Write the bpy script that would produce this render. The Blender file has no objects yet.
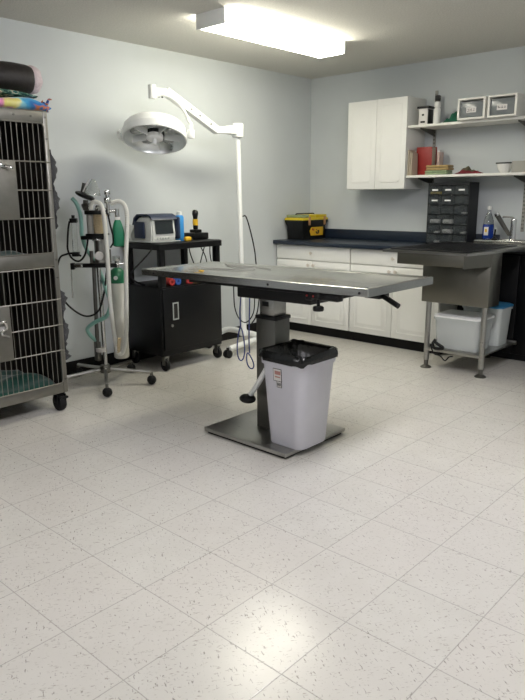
import bpy, bmesh, math, random
from mathutils import Vector, Matrix
random.seed(7)
S = bpy.context.scene
COL = S.collection
PI = math.pi

# ------------------------------------------------------------------ materials
def lin(h):
    h = h.lstrip('#')
    out = []
    for i in (0, 2, 4):
        c = int(h[i:i+2], 16)/255
        out.append(c/12.92 if c <= .04045 else ((c+.055)/1.055)**2.4)
    return (*out, 1)

def mat(name, color, rough=.5, metal=0., noise=.0, nscale=30., bump=0., bscale=200., spec=.5,
        emit=None, estr=0., trans=0., alpha=1., coat=0., aniso_stretch=None, sheen=0.):
    m = bpy.data.materials.new(name); m.use_nodes = True
    nt = m.node_tree; b = nt.nodes['Principled BSDF']
    c = lin(color)
    b.inputs['Base Color'].default_value = c
    b.inputs['Roughness'].default_value = rough
    b.inputs['Metallic'].default_value = metal
    b.inputs['Specular IOR Level'].default_value = spec
    b.inputs['Transmission Weight'].default_value = trans
    b.inputs['Alpha'].default_value = alpha
    b.inputs['Coat Weight'].default_value = coat
    b.inputs['Sheen Weight'].default_value = sheen
    if emit:
        b.inputs['Emission Color'].default_value = lin(emit)
        b.inputs['Emission Strength'].default_value = estr
    tc = nt.nodes.new('ShaderNodeTexCoord')
    if noise > 0:
        mp = nt.nodes.new('ShaderNodeMapping')
        if aniso_stretch: mp.inputs['Scale'].default_value = aniso_stretch
        nt.links.new(tc.outputs['Object'], mp.inputs['Vector'])
        n = nt.nodes.new('ShaderNodeTexNoise'); n.inputs['Scale'].default_value = nscale
        n.inputs['Detail'].default_value = 4
        nt.links.new(mp.outputs[0], n.inputs['Vector'])
        mr = nt.nodes.new('ShaderNodeMapRange')
        mr.inputs['From Min'].default_value = .25; mr.inputs['From Max'].default_value = .75
        mr.inputs['To Min'].default_value = 1-noise; mr.inputs['To Max'].default_value = 1+noise*.6
        nt.links.new(n.outputs['Fac'], mr.inputs['Value'])
        mx = nt.nodes.new('ShaderNodeVectorMath'); mx.operation = 'SCALE'
        mx.inputs[0].default_value = c[:3]
        nt.links.new(mr.outputs[0], mx.inputs['Scale'])
        nt.links.new(mx.outputs[0], b.inputs['Base Color'])
        if metal > .5:
            mr2 = nt.nodes.new('ShaderNodeMapRange')
            mr2.inputs['To Min'].default_value = rough-.07; mr2.inputs['To Max'].default_value = rough+.07
            nt.links.new(n.outputs['Fac'], mr2.inputs['Value'])
            nt.links.new(mr2.outputs[0], b.inputs['Roughness'])
    if bump > 0:
        n2 = nt.nodes.new('ShaderNodeTexNoise'); n2.inputs['Scale'].default_value = bscale
        n2.inputs['Detail'].default_value = 3
        nt.links.new(tc.outputs['Object'], n2.inputs['Vector'])
        bp = nt.nodes.new('ShaderNodeBump'); bp.inputs['Strength'].default_value = bump
        bp.inputs['Distance'].default_value = .01
        nt.links.new(n2.outputs['Fac'], bp.inputs['Height'])
        nt.links.new(bp.outputs[0], b.inputs['Normal'])
    return m

def floor_material():
    m = bpy.data.materials.new('vinyl_tile'); m.use_nodes = True
    nt = m.node_tree; N = nt.nodes; L = nt.links
    b = N['Principled BSDF']
    tc = N.new('ShaderNodeTexCoord')
    T = .3048
    def math_(op, a, bb=None, c=None):
        n = N.new('ShaderNodeMath'); n.operation = op
        for i, v in enumerate((a, bb, c)):
            if v is None: continue
            if isinstance(v, (int, float)): n.inputs[i].default_value = v
            else: L.new(v, n.inputs[i])
        return n.outputs[0]
    sep = N.new('ShaderNodeSeparateXYZ'); L.new(tc.outputs['Object'], sep.inputs[0])
    u = math_('DIVIDE', math_('SUBTRACT', sep.outputs[0], .139), T)
    v = math_('DIVIDE', math_('SUBTRACT', sep.outputs[1], .132), T)
    iu = math_('FLOOR', u); iv = math_('FLOOR', v)
    fu = math_('SUBTRACT', u, iu); fv = math_('SUBTRACT', v, iv)
    def edge(f):
        return math_('MINIMUM', f, math_('SUBTRACT', 1.0, f))
    e = math_('MINIMUM', edge(fu), edge(fv))
    # seam: 1 on the seam
    mr = N.new('ShaderNodeMapRange'); mr.inputs['From Min'].default_value = .0025; mr.inputs['From Max'].default_value = .0075
    mr.inputs['To Min'].default_value = 1; mr.inputs['To Max'].default_value = 0
    L.new(e, mr.inputs['Value'])
    comb = N.new('ShaderNodeCombineXYZ'); L.new(iu, comb.inputs[0]); L.new(iv, comb.inputs[1])
    wn = N.new('ShaderNodeTexWhiteNoise'); L.new(comb.outputs[0], wn.inputs['Vector'])
    # per tile offset and quarter turn for the flecks
    vs = N.new('ShaderNodeVectorMath'); vs.operation = 'SCALE'; L.new(wn.outputs['Color'], vs.inputs[0]); vs.inputs['Scale'].default_value = 40
    va = N.new('ShaderNodeVectorMath'); va.operation = 'ADD'; L.new(tc.outputs['Object'], va.inputs[0]); L.new(vs.outputs[0], va.inputs[1])
    def flecks(scale, stretch, rot, lo, hi):
        mp = N.new('ShaderNodeMapping'); mp.inputs['Rotation'].default_value = (0, 0, rot)
        mp2 = N.new('ShaderNodeMapping'); mp2.inputs['Scale'].default_value = (stretch, 1, 1)
        L.new(va.outputs[0], mp.inputs['Vector']); L.new(mp.outputs[0], mp2.inputs['Vector'])
        n = N.new('ShaderNodeTexNoise'); n.inputs['Scale'].default_value = scale; n.inputs['Detail'].default_value = 2.5
        n.inputs['Distortion'].default_value = .15
        L.new(mp2.outputs[0], n.inputs['Vector'])
        r = N.new('ShaderNodeMapRange'); r.inputs['From Min'].default_value = lo; r.inputs['From Max'].default_value = hi
        L.new(n.outputs['Fac'], r.inputs['Value'])
        return r.outputs[0]
    f1 = flecks(150, .34, .5, .645, .70)
    f2 = flecks(170, .36, 2.2, .625, .70)
    f3 = flecks(95, .4, 1.2, .60, .70)
    big = N.new('ShaderNodeTexNoise'); big.inputs['Scale'].default_value = 9; big.inputs['Detail'].default_value = 5
    L.new(va.outputs[0], big.inputs['Vector'])
    def mix(fac, a, c, amount=1.0):
        mx = N.new('ShaderNodeMix'); mx.data_type = 'RGBA'
        if amount != 1.0: fac = math_('MULTIPLY', fac, amount)
        L.new(fac, mx.inputs['Factor'])
        if isinstance(a, tuple): mx.inputs['A'].default_value = a
        else: L.new(a, mx.inputs['A'])
        if isinstance(c, tuple): mx.inputs['B'].default_value = c
        else: L.new(c, mx.inputs['B'])
        return mx.outputs['Result']
    base = mix(big.outputs['Fac'], lin('c4c1b9'), lin('d2d0c9'))
    base = mix(wn.outputs['Value'], base, lin('ccc7c0'), .5)
    c1 = base
    c2 = mix(f1, c1, lin('8a857f'), .8)
    c3 = mix(f2, c2, lin('9c958d'), .75)
    c4 = mix(mr.outputs[0], c3, lin('6a665f'), .42)
    L.new(c4, b.inputs['Base Color'])
    # worn polish: roughness and waviness
    wv = N.new('ShaderNodeTexNoise'); wv.inputs['Scale'].default_value = 2.2; wv.inputs['Detail'].default_value = 3
    L.new(tc.outputs['Object'], wv.inputs['Vector'])
    rr = N.new('ShaderNodeMapRange'); rr.inputs['To Min'].default_value = .19; rr.inputs['To Max'].default_value = .262
    L.new(wv.outputs['Fac'], rr.inputs['Value']); L.new(rr.outputs[0], b.inputs['Roughness'])
    b.inputs['Specular IOR Level'].default_value = .45
    bp = N.new('ShaderNodeBump'); bp.inputs['Strength'].default_value = .5; bp.inputs['Distance'].default_value = .0012
    hh = math_('ADD', math_('MULTIPLY', mr.outputs[0], -1.0), math_('MULTIPLY', big.outputs['Fac'], .8))
    L.new(hh, bp.inputs['Height']); L.new(bp.outputs[0], b.inputs['Normal'])
    return m

def tie_dye():
    m = bpy.data.materials.new('tie_dye_fleece'); m.use_nodes = True
    nt = m.node_tree; N = nt.nodes; L = nt.links; b = N['Principled BSDF']
    tc = N.new('ShaderNodeTexCoord'); n = N.new('ShaderNodeTexNoise'); n.inputs['Scale'].default_value = 8.0
    n.inputs['Detail'].default_value = 1.5; n.inputs['Distortion'].default_value = 1.0
    L.new(tc.outputs['Object'], n.inputs['Vector'])
    r = N.new('ShaderNodeValToRGB'); r.color_ramp.interpolation = 'EASE'
    els = r.color_ramp.elements
    els[0].position = .2; els[0].color = lin('c86aa8'); els[1].position = .96; els[1].color = lin('1b3f86')
    for p, c in ((.38, 'e58fbd'), (.47, 'e9e07a'), (.55, 'f0e8a8'), (.62, '8fd0dc'), (.72, '3f9fd0'), (.84, '2a6fb5'), (.90, 'c9763c'), (.925, '2f6aa8')):
        e = els.new(p); e.color = lin(c)
    sp = N.new('ShaderNodeSeparateXYZ'); L.new(tc.outputs['Object'], sp.inputs[0])
    ma = N.new('ShaderNodeMath'); ma.operation = 'MULTIPLY_ADD'; L.new(sp.outputs[1], ma.inputs[0]); ma.inputs[1].default_value = 1.7; ma.inputs[2].default_value = -.27
    mb = N.new('ShaderNodeMath'); mb.operation = 'MULTIPLY_ADD'; L.new(n.outputs['Fac'], mb.inputs[0]); mb.inputs[1].default_value = .75; L.new(ma.outputs[0], mb.inputs[2])
    L.new(mb.outputs[0], r.inputs['Fac']); L.new(r.outputs[0], b.inputs['Base Color'])
    b.inputs['Roughness'].default_value = .95; b.inputs['Sheen Weight'].default_value = .3
    return m

def leaf_print():
    m = bpy.data.materials.new('leaf_print_cotton'); m.use_nodes = True
    nt = m.node_tree; N = nt.nodes; L = nt.links; b = N['Principled BSDF']
    tc = N.new('ShaderNodeTexCoord'); n = N.new('ShaderNodeTexNoise'); n.inputs['Scale'].default_value = 26
    L.new(tc.outputs['Object'], n.inputs['Vector'])
    r = N.new('ShaderNodeValToRGB'); r.color_ramp.interpolation = 'CONSTANT'
    els = r.color_ramp.elements
    els[0].position = 0; els[0].color = lin('274f45'); els[1].position = .46; els[1].color = lin('6c8f7c')
    e = els.new(.54); e.color = lin('c9c2ad'); e = els.new(.6); e.color = lin('35605a')
    L.new(n.outputs['Fac'], r.inputs['Fac']); L.new(r.outputs[0], b.inputs['Base Color'])
    b.inputs['Roughness'].default_value = .95
    return m

def grate_material():
    return mat('black_grate_coating', '#17181a', .35, 0, .2, 60)

M = {}
def mk(k, *a, **kw): M[k] = mat(k, *a, **kw)
M['floor'] = floor_material()
mk('wall', '#c6cbcc', .85, noise=.03, nscale=3, bump=.06, bscale=120)
mk('ceiling', '#d6d4cc', .95, noise=.12, nscale=90, bump=.6, bscale=110)
mk('baseboard', '#0a0a0b', .5, spec=.25)
mk('steel', '#a9a8a4', .3, 1, .10, 12, aniso_stretch=(1, 14, 14))
mk('steel_top', '#b4b4b1', .24, 1, .10, 10, aniso_stretch=(1, 16, 16))
mk('steel_dull', '#75746f', .40, 1, .12, 14)
mk('cage_steel', '#8f8d87', .40, 1, .10, 18)
mk('cage_steel_shaded', '#37332e', .6, .4, .2, 6)  # kennel shell steel, with the closed interior's shade put into the colour
mk('bar_wire', '#8e8c85', .4, 1)
mk('chrome', '#cfcfcd', .14, 1)
mk('black_paint', '#0a0b0d', .38, 0, .1, 20, spec=.3)
mk('black_plastic', '#0c0d0e', .36, spec=.35)
mk('black_rubber', '#0f0f10', .6, spec=.3)
mk('black_bag', '#090a0a', .22, bump=.25, bscale=38)
mk('bin_plastic', '#cbcad2', .42, noise=.03, nscale=12)
mk('label_white', '#d8d5d2', .6)
mk('label_red', '#b5807a', .6)
mk('ink', '#2b2b2b', .7)
mk('white_enamel', '#eceeeb', .28, noise=.02, nscale=10)
mk('white_laminate', '#ebebe7', .45, noise=.02, nscale=8)
mk('cab_side', '#e2e2dd', .5)
mk('navy_laminate', '#1d2735', .35, noise=.12, nscale=120)
mk('gap_dark', '#20201f', .8)
mk('knob_white', '#d3ccc2', .35)
mk('shelf_white', '#e4e3dc', .5)
mk('reflector', '#e6e9e7', .3, .8, .06, 9)
mk('lens', '#f2f4f2', .08, trans=.7, spec=.5)
mk('diffuser', '#ffffff', .5, emit='#fffbe9', estr=21.0)
mk('diffuser_cool', '#ffffff', .5, emit='#f8f6fb', estr=38.0)
mk('green_rubber', '#117a55', .45, noise=.15, nscale=20)
mk('cyl_green', '#14603f', .35)
mk('cyl_body', '#c9c8be', .4, .1, .06, 8)
mk('hose_clear', '#e2e2da', .35, trans=.25, spec=.4)
mk('hose_teal', '#8fc3b6', .4, trans=.25)
mk('clear_plastic', '#eef1ef', .12, trans=.92, spec=.5)
mk('canister', '#cfc8b4', .45)
mk('granule', '#cbb995', .7, noise=.25, nscale=120)
mk('monitor_case', '#dadcd6', .4)
mk('monitor_bezel', '#aeb3af', .4)
mk('navy_plastic', '#1d2a44', .35)
mk('screen', '#23292b', .12, spec=.6)
mk('blue_can', '#3a94d8', .3)
mk('yellow', '#d8ab22', .45)
mk('yellow_lid', '#cdb51f', .4)
mk('lid_clear', '#a9b88a', .25, trans=.4)
mk('orange_latch', '#b0835a', .45)
mk('red', '#a3302c', .5)
mk('binder_red', '#8e241f', .5, noise=.08, nscale=20)
mk('orange', '#c2622b', .6)
mk('blue_wrap', '#2c56a0', .7)
mk('tan_cloth', '#a58d5c', .95, noise=.2, nscale=60, sheen=.2)
mk('sage_cloth', '#8fa07c', .95, noise=.2, nscale=60, sheen=.2)
mk('olive_cloth', '#5d5a45', .95, noise=.3, nscale=40)
mk('maroon_cloth', '#6e2029', .95, noise=.3, nscale=40)
mk('green_cloth', '#1d5a45', .95, noise=.3, nscale=30)
mk('green_blanket', '#154f43', .95, noise=.3, nscale=24, sheen=.3)
mk('fleece_grey', '#4a4b4d', 1, noise=.35, nscale=70, bump=.8, bscale=90)
mk('bag_black', '#231e1c', .5, noise=.15, nscale=25, bump=.9, bscale=11)
mk('fleece_pink', '#dccdd0', .95, noise=.15, nscale=50, bump=.6, bscale=60)
mk('rope_blue', '#59629a', .8, noise=.3, nscale=150)
mk('drawer_smoke', '#83898b', .2, alpha=.7, spec=.5)
mk('content_white', '#f0f0ee', .6)
mk('content_yellow', '#b9a63a', .6)
mk('organizer', '#1b1e21', .5)
mk('tote_clear', '#e3e8e6', .25, alpha=.62, spec=.45)
mk('tote_lid', '#f2f3f1', .4)
mk('tote_lid_blue', '#2f7cab', .4, trans=.2)
mk('bottle_clear', '#e8eef0', .06, trans=.95)
mk('bottle_liquid', '#1a3fa0', .12, trans=.3)
mk('mug_white', '#e6e6e2', .25)
mk('grey_card', '#9b9a93', .8)
mk('tan_folder', '#b9ad9a', .7)
mk('rope_pale', '#9c9c97', .8)
mk('tub_steel', '#7a7870', .36, 1, .05, 8)
mk('organizer_drawer', '#565c5f', .15, alpha=.34)
mk('led_red', '#c0403f', .4)
mk('pink_paper', '#c7b0a6', .7)
M['grate'] = grate_material()
M['tie_dye'] = tie_dye()
M['leaf'] = leaf_print()

# ------------------------------------------------------------------ builders
class MB:
    def __init__(self): self.bm = bmesh.new(); self.mi = 0
    def _tag(self, faces):
        for f in faces: f.material_index = self.mi
    def box(self, x0, x1, y0, y1, z0, z1, bev=0., seg=2, X=None):
        t = bmesh.new()
        r = bmesh.ops.create_cube(t, size=1)
        for v in t.verts:
            v.co = Vector(((x0+x1)/2+v.co.x*(x1-x0), (y0+y1)/2+v.co.y*(y1-y0), (z0+z1)/2+v.co.z*(z1-z0)))
        if bev > 0:
            bev = min(bev, abs(x1-x0)*.45, abs(y1-y0)*.45, abs(z1-z0)*.45)
            bmesh.ops.bevel(t, geom=t.edges[:], offset=bev, segments=seg, profile=.5, affect='EDGES')
        self._merge(t, X); return self
    def _merge(self, t, X=None):
        if X is not None: bmesh.ops.transform(t, matrix=X, verts=t.verts)
        for f in t.faces: f.material_index = self.mi
        me = bpy.data.meshes.new('tmp'); t.to_mesh(me); t.free()
        self.bm.from_mesh(me); bpy.data.meshes.remove(me)
    def cyl(self, p0, p1, r0, r1=None, seg=20, bev=0.):
        p0 = Vector(p0); p1 = Vector(p1); r1 = r0 if r1 is None else r1
        d = p1-p0; t = bmesh.new()
        bmesh.ops.create_cone(t, cap_ends=True, segments=seg, radius1=r0, radius2=r1, depth=d.length)
        if bev > 0:
            ed = [e for e in t.edges if len(e.link_faces) == 2 and any(len(f.verts) > 4 for f in e.link_faces)]
            bmesh.ops.bevel(t, geom=ed, offset=bev, segments=2, profile=.5, affect='EDGES')
        q = Vector((0, 0, 1)).rotation_difference(d.normalized()).to_matrix().to_4x4()
        self._merge(t, Matrix.Translation((p0+p1)/2) @ q); return self
    def sphere(self, c, r, sc=(1, 1, 1), seg=16, X=None):
        t = bmesh.new(); bmesh.ops.create_uvsphere(t, u_segments=seg, v_segments=max(8, seg//2), radius=r)
        for v in t.verts: v.co = Vector((v.co.x*sc[0], v.co.y*sc[1], v.co.z*sc[2]))
        if X is not None: bmesh.ops.transform(t, matrix=X, verts=t.verts)
        bmesh.ops.translate(t, vec=Vector(c), verts=t.verts)
        self._merge(t); return self
    def lathe(self, prof, c=(0, 0, 0), X=None, seg=28):
        t = bmesh.new(); rings = []
        for r, z in prof:
            if r < 1e-5: rings.append([t.verts.new((0, 0, z))])
            else: rings.append([t.verts.new((r*math.cos(2*PI*i/seg), r*math.sin(2*PI*i/seg), z)) for i in range(seg)])
        for a, b in zip(rings, rings[1:]):
            for i in range(seg):
                j = (i+1) % seg
                if len(a) == 1 and len(b) == 1: continue
                if len(a) == 1: t.faces.new((a[0], b[j], b[i]))
                elif len(b) == 1: t.faces.new((a[i], a[j], b[0]))
                else: t.faces.new((a[i], a[j], b[j], b[i]))
        bmesh.ops.recalc_face_normals(t, faces=t.faces)
        Y = Matrix.Translation(Vector(c)) @ (X if X is not None else Matrix.Identity(4))
        self._merge(t, Y); return self
    def tube(self, pts, r, seg=8, smooth=6, closed=False, ribs=None):
        P = [Vector(p) for p in pts]
        if smooth and len(P) > 2:
            Q = []; n = len(P)
            for i in range(n if closed else n-1):
                p0 = P[(i-1) % n] if (closed or i > 0) else P[0]*2-P[1]
                p1 = P[i]; p2 = P[(i+1) % n]
                p3 = P[(i+2) % n] if (closed or i+2 < n) else P[-1]*2-P[-2]
                for k in range(smooth):
                    t = k/smooth
                    Q.append(.5*((2*p1)+(p2-p0)*t+(2*p0-5*p1+4*p2-p3)*t*t+(3*p1-p0-3*p2+p3)*t**3))
            if not closed: Q.append(P[-1])
            P = Q
        if ribs:
            # resample at rib spacing so that the hose can be corrugated
            L = [0]
            for a, b in zip(P, P[1:]): L.append(L[-1]+(b-a).length)
            n = max(4, int(L[-1]/ribs)*2); R_ = []; j = 0
            for k in range(n+1):
                s = L[-1]*k/n
                while j < len(L)-2 and L[j+1] < s: j += 1
                f = (s-L[j])/max(1e-9, L[j+1]-L[j]); R_.append(P[j].lerp(P[j+1], f))
            P = R_
        t = bmesh.new(); rings = []; n = len(P)
        up = None
        for i, p in enumerate(P):
            if closed: d = (P[(i+1) % n]-P[i-1])
            else: d = P[min(i+1, n-1)]-P[max(i-1, 0)]
            d.normalize()
            if up is None: up = d.orthogonal().normalized()
            up = (up-d*up.dot(d))
            if up.length < 1e-6: up = d.orthogonal()
            up.normalize(); s = d.cross(up)
            rr = r(i/(n-1)) if callable(r) else r
            if ribs: rr *= 1.0 if i % 2 else .86
            rings.append([t.verts.new(p+(up*math.cos(2*PI*k/seg)+s*math.sin(2*PI*k/seg))*rr) for k in range(seg)])
        prs = list(zip(rings, rings[1:]))
        if closed: prs.append((rings[-1], rings[0]))
        for a, b in prs:
            for k in range(seg):
                t.faces.new((a[k], a[(k+1) % seg], b[(k+1) % seg], b[k]))
        if not closed:
            t.faces.new(rings[0][::-1]); t.faces.new(rings[-1])
        bmesh.ops.recalc_face_normals(t, faces=t.faces)
        self._merge(t); return self
    def loft(self, loops, cap0=True, cap1=True):
        t = bmesh.new(); R_ = [[t.verts.new(Vector(p)) for p in l] for l in loops]
        n = len(R_[0])
        for a, b in zip(R_, R_[1:]):
            for k in range(n): t.faces.new((a[k], a[(k+1) % n], b[(k+1) % n], b[k]))
        if cap0: t.faces.new(R_[0][::-1])
        if cap1: t.faces.new(R_[-1])
        bmesh.ops.recalc_face_normals(t, faces=t.faces)
        self._merge(t); return self
    def rot(self, X):
        bmesh.ops.transform(self.bm, matrix=X, verts=self.bm.verts); return self
    def build(self, name, mats, parent=None, angle=38, origin=None):
        if not isinstance(mats, (list, tuple)): mats = [mats]
        off = origin_of(parent) if parent is not None else None
        if off is None:
            if origin is not None: off = Vector(origin)
            else:
                cs = [v.co for v in self.bm.verts]
                off = Vector(((min(c.x for c in cs)+max(c.x for c in cs))/2, (min(c.y for c in cs)+max(c.y for c in cs))/2, min(c.z for c in cs)))
        bmesh.ops.translate(self.bm, vec=-off, verts=self.bm.verts)
        me = bpy.data.meshes.new(name); self.bm.to_mesh(me); self.bm.free()
        for m in mats: me.materials.append(M[m] if isinstance(m, str) else m)
        me.polygons.foreach_set('use_smooth', [True]*len(me.polygons))
        me.set_sharp_from_angle(angle=math.radians(angle))
        o = bpy.data.objects.new(name, me); COL.objects.link(o)
        if parent is not None: o.parent = parent
        else: o.location = off
        return o

def origin_of(p):
    while p.parent is not None: p = p.parent
    return Vector(p.location)

def tag(o, label, cat, group=None, kind=None):
    o['label'] = label; o['category'] = cat
    if group: o['group'] = group
    if kind: o['kind'] = kind
    return o
def thing(name, loc, label, cat, group=None):
    o = bpy.data.objects.new(name, None); o.empty_display_size = .1
    COL.objects.link(o); o.location = loc
    return tag(o, label, cat, group)
def struct(o, label=None):
    o['kind'] = 'structure'
    if label: o['label'] = label
    return o
def rrect(x0, x1, y0, y1, r, z, n=5):
    out = []
    for cx, cy, a0 in ((x1-r, y1-r, 0), (x0+r, y1-r, PI/2), (x0+r, y0+r, PI), (x1-r, y0+r, 1.5*PI)):
        for k in range(n+1):
            a = a0+PI/2*k/n
            out.append((cx+r*math.cos(a), cy+r*math.sin(a), z))
    return out

# ------------------------------------------------------------------ room
XR, YF, ZC = 5.6, -8.4, 2.375
struct(MB().box(-.1, XR+.1, YF-.1, .1, -.1, 0).build('floor', 'floor', origin=(0, 0, 0)), 'speckled off-white vinyl tile floor')
struct(MB().box(-.1, XR+.1, YF-.1, .1, ZC, ZC+.1).build('ceiling', 'ceiling'), 'stippled off-white ceiling')
struct(MB().box(-.1, 0, YF, 0, 0, ZC).build('wall_left', 'wall'), 'plain pale blue-grey wall behind the lamp and cages')
struct(MB().box(-.1, XR+.1, 0, .1, 0, ZC).build('wall_back', 'wall'), 'plain pale blue-grey wall behind the cabinets and shelves')
struct(MB().box(XR, XR+.1, YF, 0, 0, ZC).build('wall_right', 'wall'))
struct(MB().box(-.1, XR+.1, YF-.1, YF, 0, ZC).build('wall_front', 'wall'))
struct(MB().box(.0005, .008, YF, -.56, 0, .105, .003).build('baseboard_left', 'baseboard'), 'black rubber baseboard along the left wall')

# ------------------------------------------------------------------ ceiling lights
def ceiling_light(x0, x1, y0, y1, label, dm):
    t = thing('ceiling_light', ((x0+x1)/2, (y0+y1)/2, 2.285), label, 'light', 'fluorescent ceiling fixtures')
    b = MB()
    b.box(x0+.03, x1-.03, y0+.015, y1-.015, 2.345, ZC-.0005)
    b.build('housing', 'white_enamel', t)
    for a, bb in ((y0, y0+.012), (y1-.012, y1)):
        MB().box(x0, x1, a, bb, 2.285, ZC-.0005, .003).build('end_cap', 'white_enamel', t)
    d = MB()
    prof = [(x0+.004, 2.372), (x0+.002, 2.31), (x0+.02, 2.289), (x1-.02, 2.289), (x1-.002, 2.31), (x1-.004, 2.372)]
    d.loft([[(px, y0+.0125, pz) for px, pz in prof], [(px, y1-.0125, pz) for px, pz in prof]])
    d.build('diffuser', dm, t)
    return t
ceiling_light(.925, 1.175, -2.325, -1.09, 'lit wraparound fluorescent fixture on the ceiling near the corner', 'diffuser')
ceiling_light(2.5, 2.77, -7.3, -6.02, 'fluorescent fixture on the ceiling behind the viewer', 'diffuser_cool')
ceiling_light(3.1, 3.37, -3.6, -2.32, 'fluorescent fixture on the ceiling above the viewer', 'diffuser_cool')

# ------------------------------------------------------------------ base cabinets
def panel_door(b, x0, x1, z0, z1, y, t=.018, inset=.055):
    # raised-panel front facing -y : slab, routed groove, raised field
    b.box(x0, x1, y, y+t, z0, z1, .003)
    w = inset
    if x1-x0 > .2 and z1-z0 > .2:
        loops = []
        for i, (d, yy) in enumerate(((w, y-.0005), (w+.004, y-.001), (w+.03, y-.011), (w+.032, y-.0125), (w+.036, y-.0125))):
            loops.append([(x0+d, yy, z0+d), (x1-d, yy, z0+d), (x1-d, yy, z1-d), (x0+d, yy, z1-d)])
        b.loft(loops, cap0=False)
        # frame bead around the field
        for (a, c, e, f) in ((x0+w-.012, x0+w, z0+w-.012, z1-w+.012), (x1-w, x1-w+.012, z0+w-.012, z1-w+.012),
                             (x0+w-.012, x1-w+.012, z0+w-.012, z0+w), (x0+w-.012, x1-w+.012, z1-w, z1-w+.012)):
            b.box(a, c, y-.004, y, e, f, .0018)
def knob(parent, x, y, z):
    k = MB()
    k.lathe([(0, 0), (.007, 0), (.006, .01), (.012, .016), (.015, .022), (.012, .027), (0, .029)], (x, y-.0003, z), Matrix.Rotation(PI/2, 4, 'X'), 14)
    k.build('knob', 'knob_white', parent)
def base_cabinet(x0, x1, label):
    t = thing('base_cabinet', ((x0+x1)/2, -.26, 0), label, 'cabinet', 'white base cabinets along the back wall')
    c = MB()
    c.box(x0, x1, -.505, -.004, .09, .833)
    c.mi = 1; c.box(x0+.001, x1-.001, -.47, -.006, 0.0, .0895)
    c.build('carcass', ['gap_dark' if False else 'cab_side', 'baseboard'], t)
    xm = (x0+x1)/2
    d = MB(); d.box(x0+.004, x1-.004, -.525, -.5055, .70, .828, .003)
    d = d.build('drawer', 'white_laminate', t); knob(d, xm, -.525, .765)
    for a, b2, kx in ((x0+.004, xm-.002, xm-.03), (xm+.002, x1-.004, xm+.03)):
        m = MB(); panel_door(m, a, b2, .092, .692, -.525)
        m = m.build('door', 'white_laminate', t); knob(m, kx, -.525, .655)
    return t
base_cabinet(.012, .868, 'white raised-panel base cabinet under the black and yellow toolbox')
base_cabinet(.872, 1.74, 'white raised-panel base cabinet beside the steel tub table')
w = MB(); w.box(.001, 1.98, -.57, -.001, .8345, .8705, .006)
w.box(.001, 1.98, -.024, -.001, .8706, .962, .004)
tag(w.build('worktop', 'navy_laminate'), 'dark navy laminate worktop with low backsplash on the white cabinets', 'worktop')

# black cabinet added to keep the space below the sink deck dark
t = thing('dark_fill_cabinet', (2.25, -.13, 0), 'added black cabinet darkening the space behind the plastic totes under the tub table', 'cabinet')
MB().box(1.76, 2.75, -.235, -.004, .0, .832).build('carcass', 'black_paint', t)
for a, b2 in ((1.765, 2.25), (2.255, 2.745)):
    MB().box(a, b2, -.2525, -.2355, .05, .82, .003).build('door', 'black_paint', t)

# ------------------------------------------------------------------ upper cabinet
t = thing('wall_cabinet', (.955, -.15, 1.33), 'white two-door wall cabinet hung beside the open shelves', 'cabinet')
MB().box(.66, 1.25, -.29, -.002, 1.33, 2.07, .002).build('carcass', 'cab_side', t)
for a, b2 in ((.661, .9535), (.9565, 1.249)):
    m = MB(); m.box(a, b2, -.308, -.2905, 1.332, 2.068, .003)
    # shallow routed frame, facing the room
    i = .045
    for (p, q, r_, s) in ((a+i, a+i+.006, 1.40, 2.02), (b2-i-.006, b2-i, 1.40, 2.02), (a+i, b2-i, 1.40, 1.406), (a+i, b2-i, 2.014, 2.02)):
        m.box(p, q, -.3105, -.3075, r_, s, .0014)
    m.box(a+.06, b2-.06, -.316, -.3075, 1.388, 1.398, .003)
    m.build('door', 'white_laminate', t)

# ------------------------------------------------------------------ shelves on slotted standards
def standard(x, z0, z1, label):
    b = MB(); b.box(x-.012, x+.012, -.012, -.0005, z0, z1, .002)
    b.mi = 1; z = z0+.02
    while z < z1-.02:
        for dx in (-.0055, .0055): b.box(x+dx-.002, x+dx+.002, -.0127, -.0119, z, z+.014)
        z += .03
    tag(b.build('shelf_standard', ['grey_card', 'gap_dark']), label, 'shelf standard', 'slotted shelf standards on the back wall')
standard(1.345, 1.02, 2.13, 'slotted metal shelf upright rising behind the white bottle')
standard(2.155, .99, 2.13, 'slotted metal shelf upright above the faucet')
def shelf(x0, x1, zt, label, y0=-.30):
    t = thing('wall_shelf', ((x0+x1)/2, -.16, zt-.02), label, 'shelf', 'white wall shelves beside the wall cabinet')
    MB().box(x0, x1, y0, -.014, zt-.02, zt, .002).build('board', 'shelf_white', t)
    for x in (1.345, 2.155):
        b = MB()
        b.loft([[(x-.003, -.013, zt-.0205), (x-.003, -.25, zt-.0205), (x-.003, -.25, zt-.03), (x-.003, -.013, zt-.075)],
                [(x+.003, -.013, zt-.0205), (x+.003, -.25, zt-.0205), (x+.003, -.25, zt-.03), (x+.003, -.013, zt-.075)]])
        b.build('bracket', 'steel_dull', t)
shelf(1.256, 2.75, 1.838, 'upper white wall shelf holding the two clear drawer boxes')
shelf(1.256, 2.75, 1.440, 'lower white wall shelf holding the red binder and folded towels')

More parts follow.
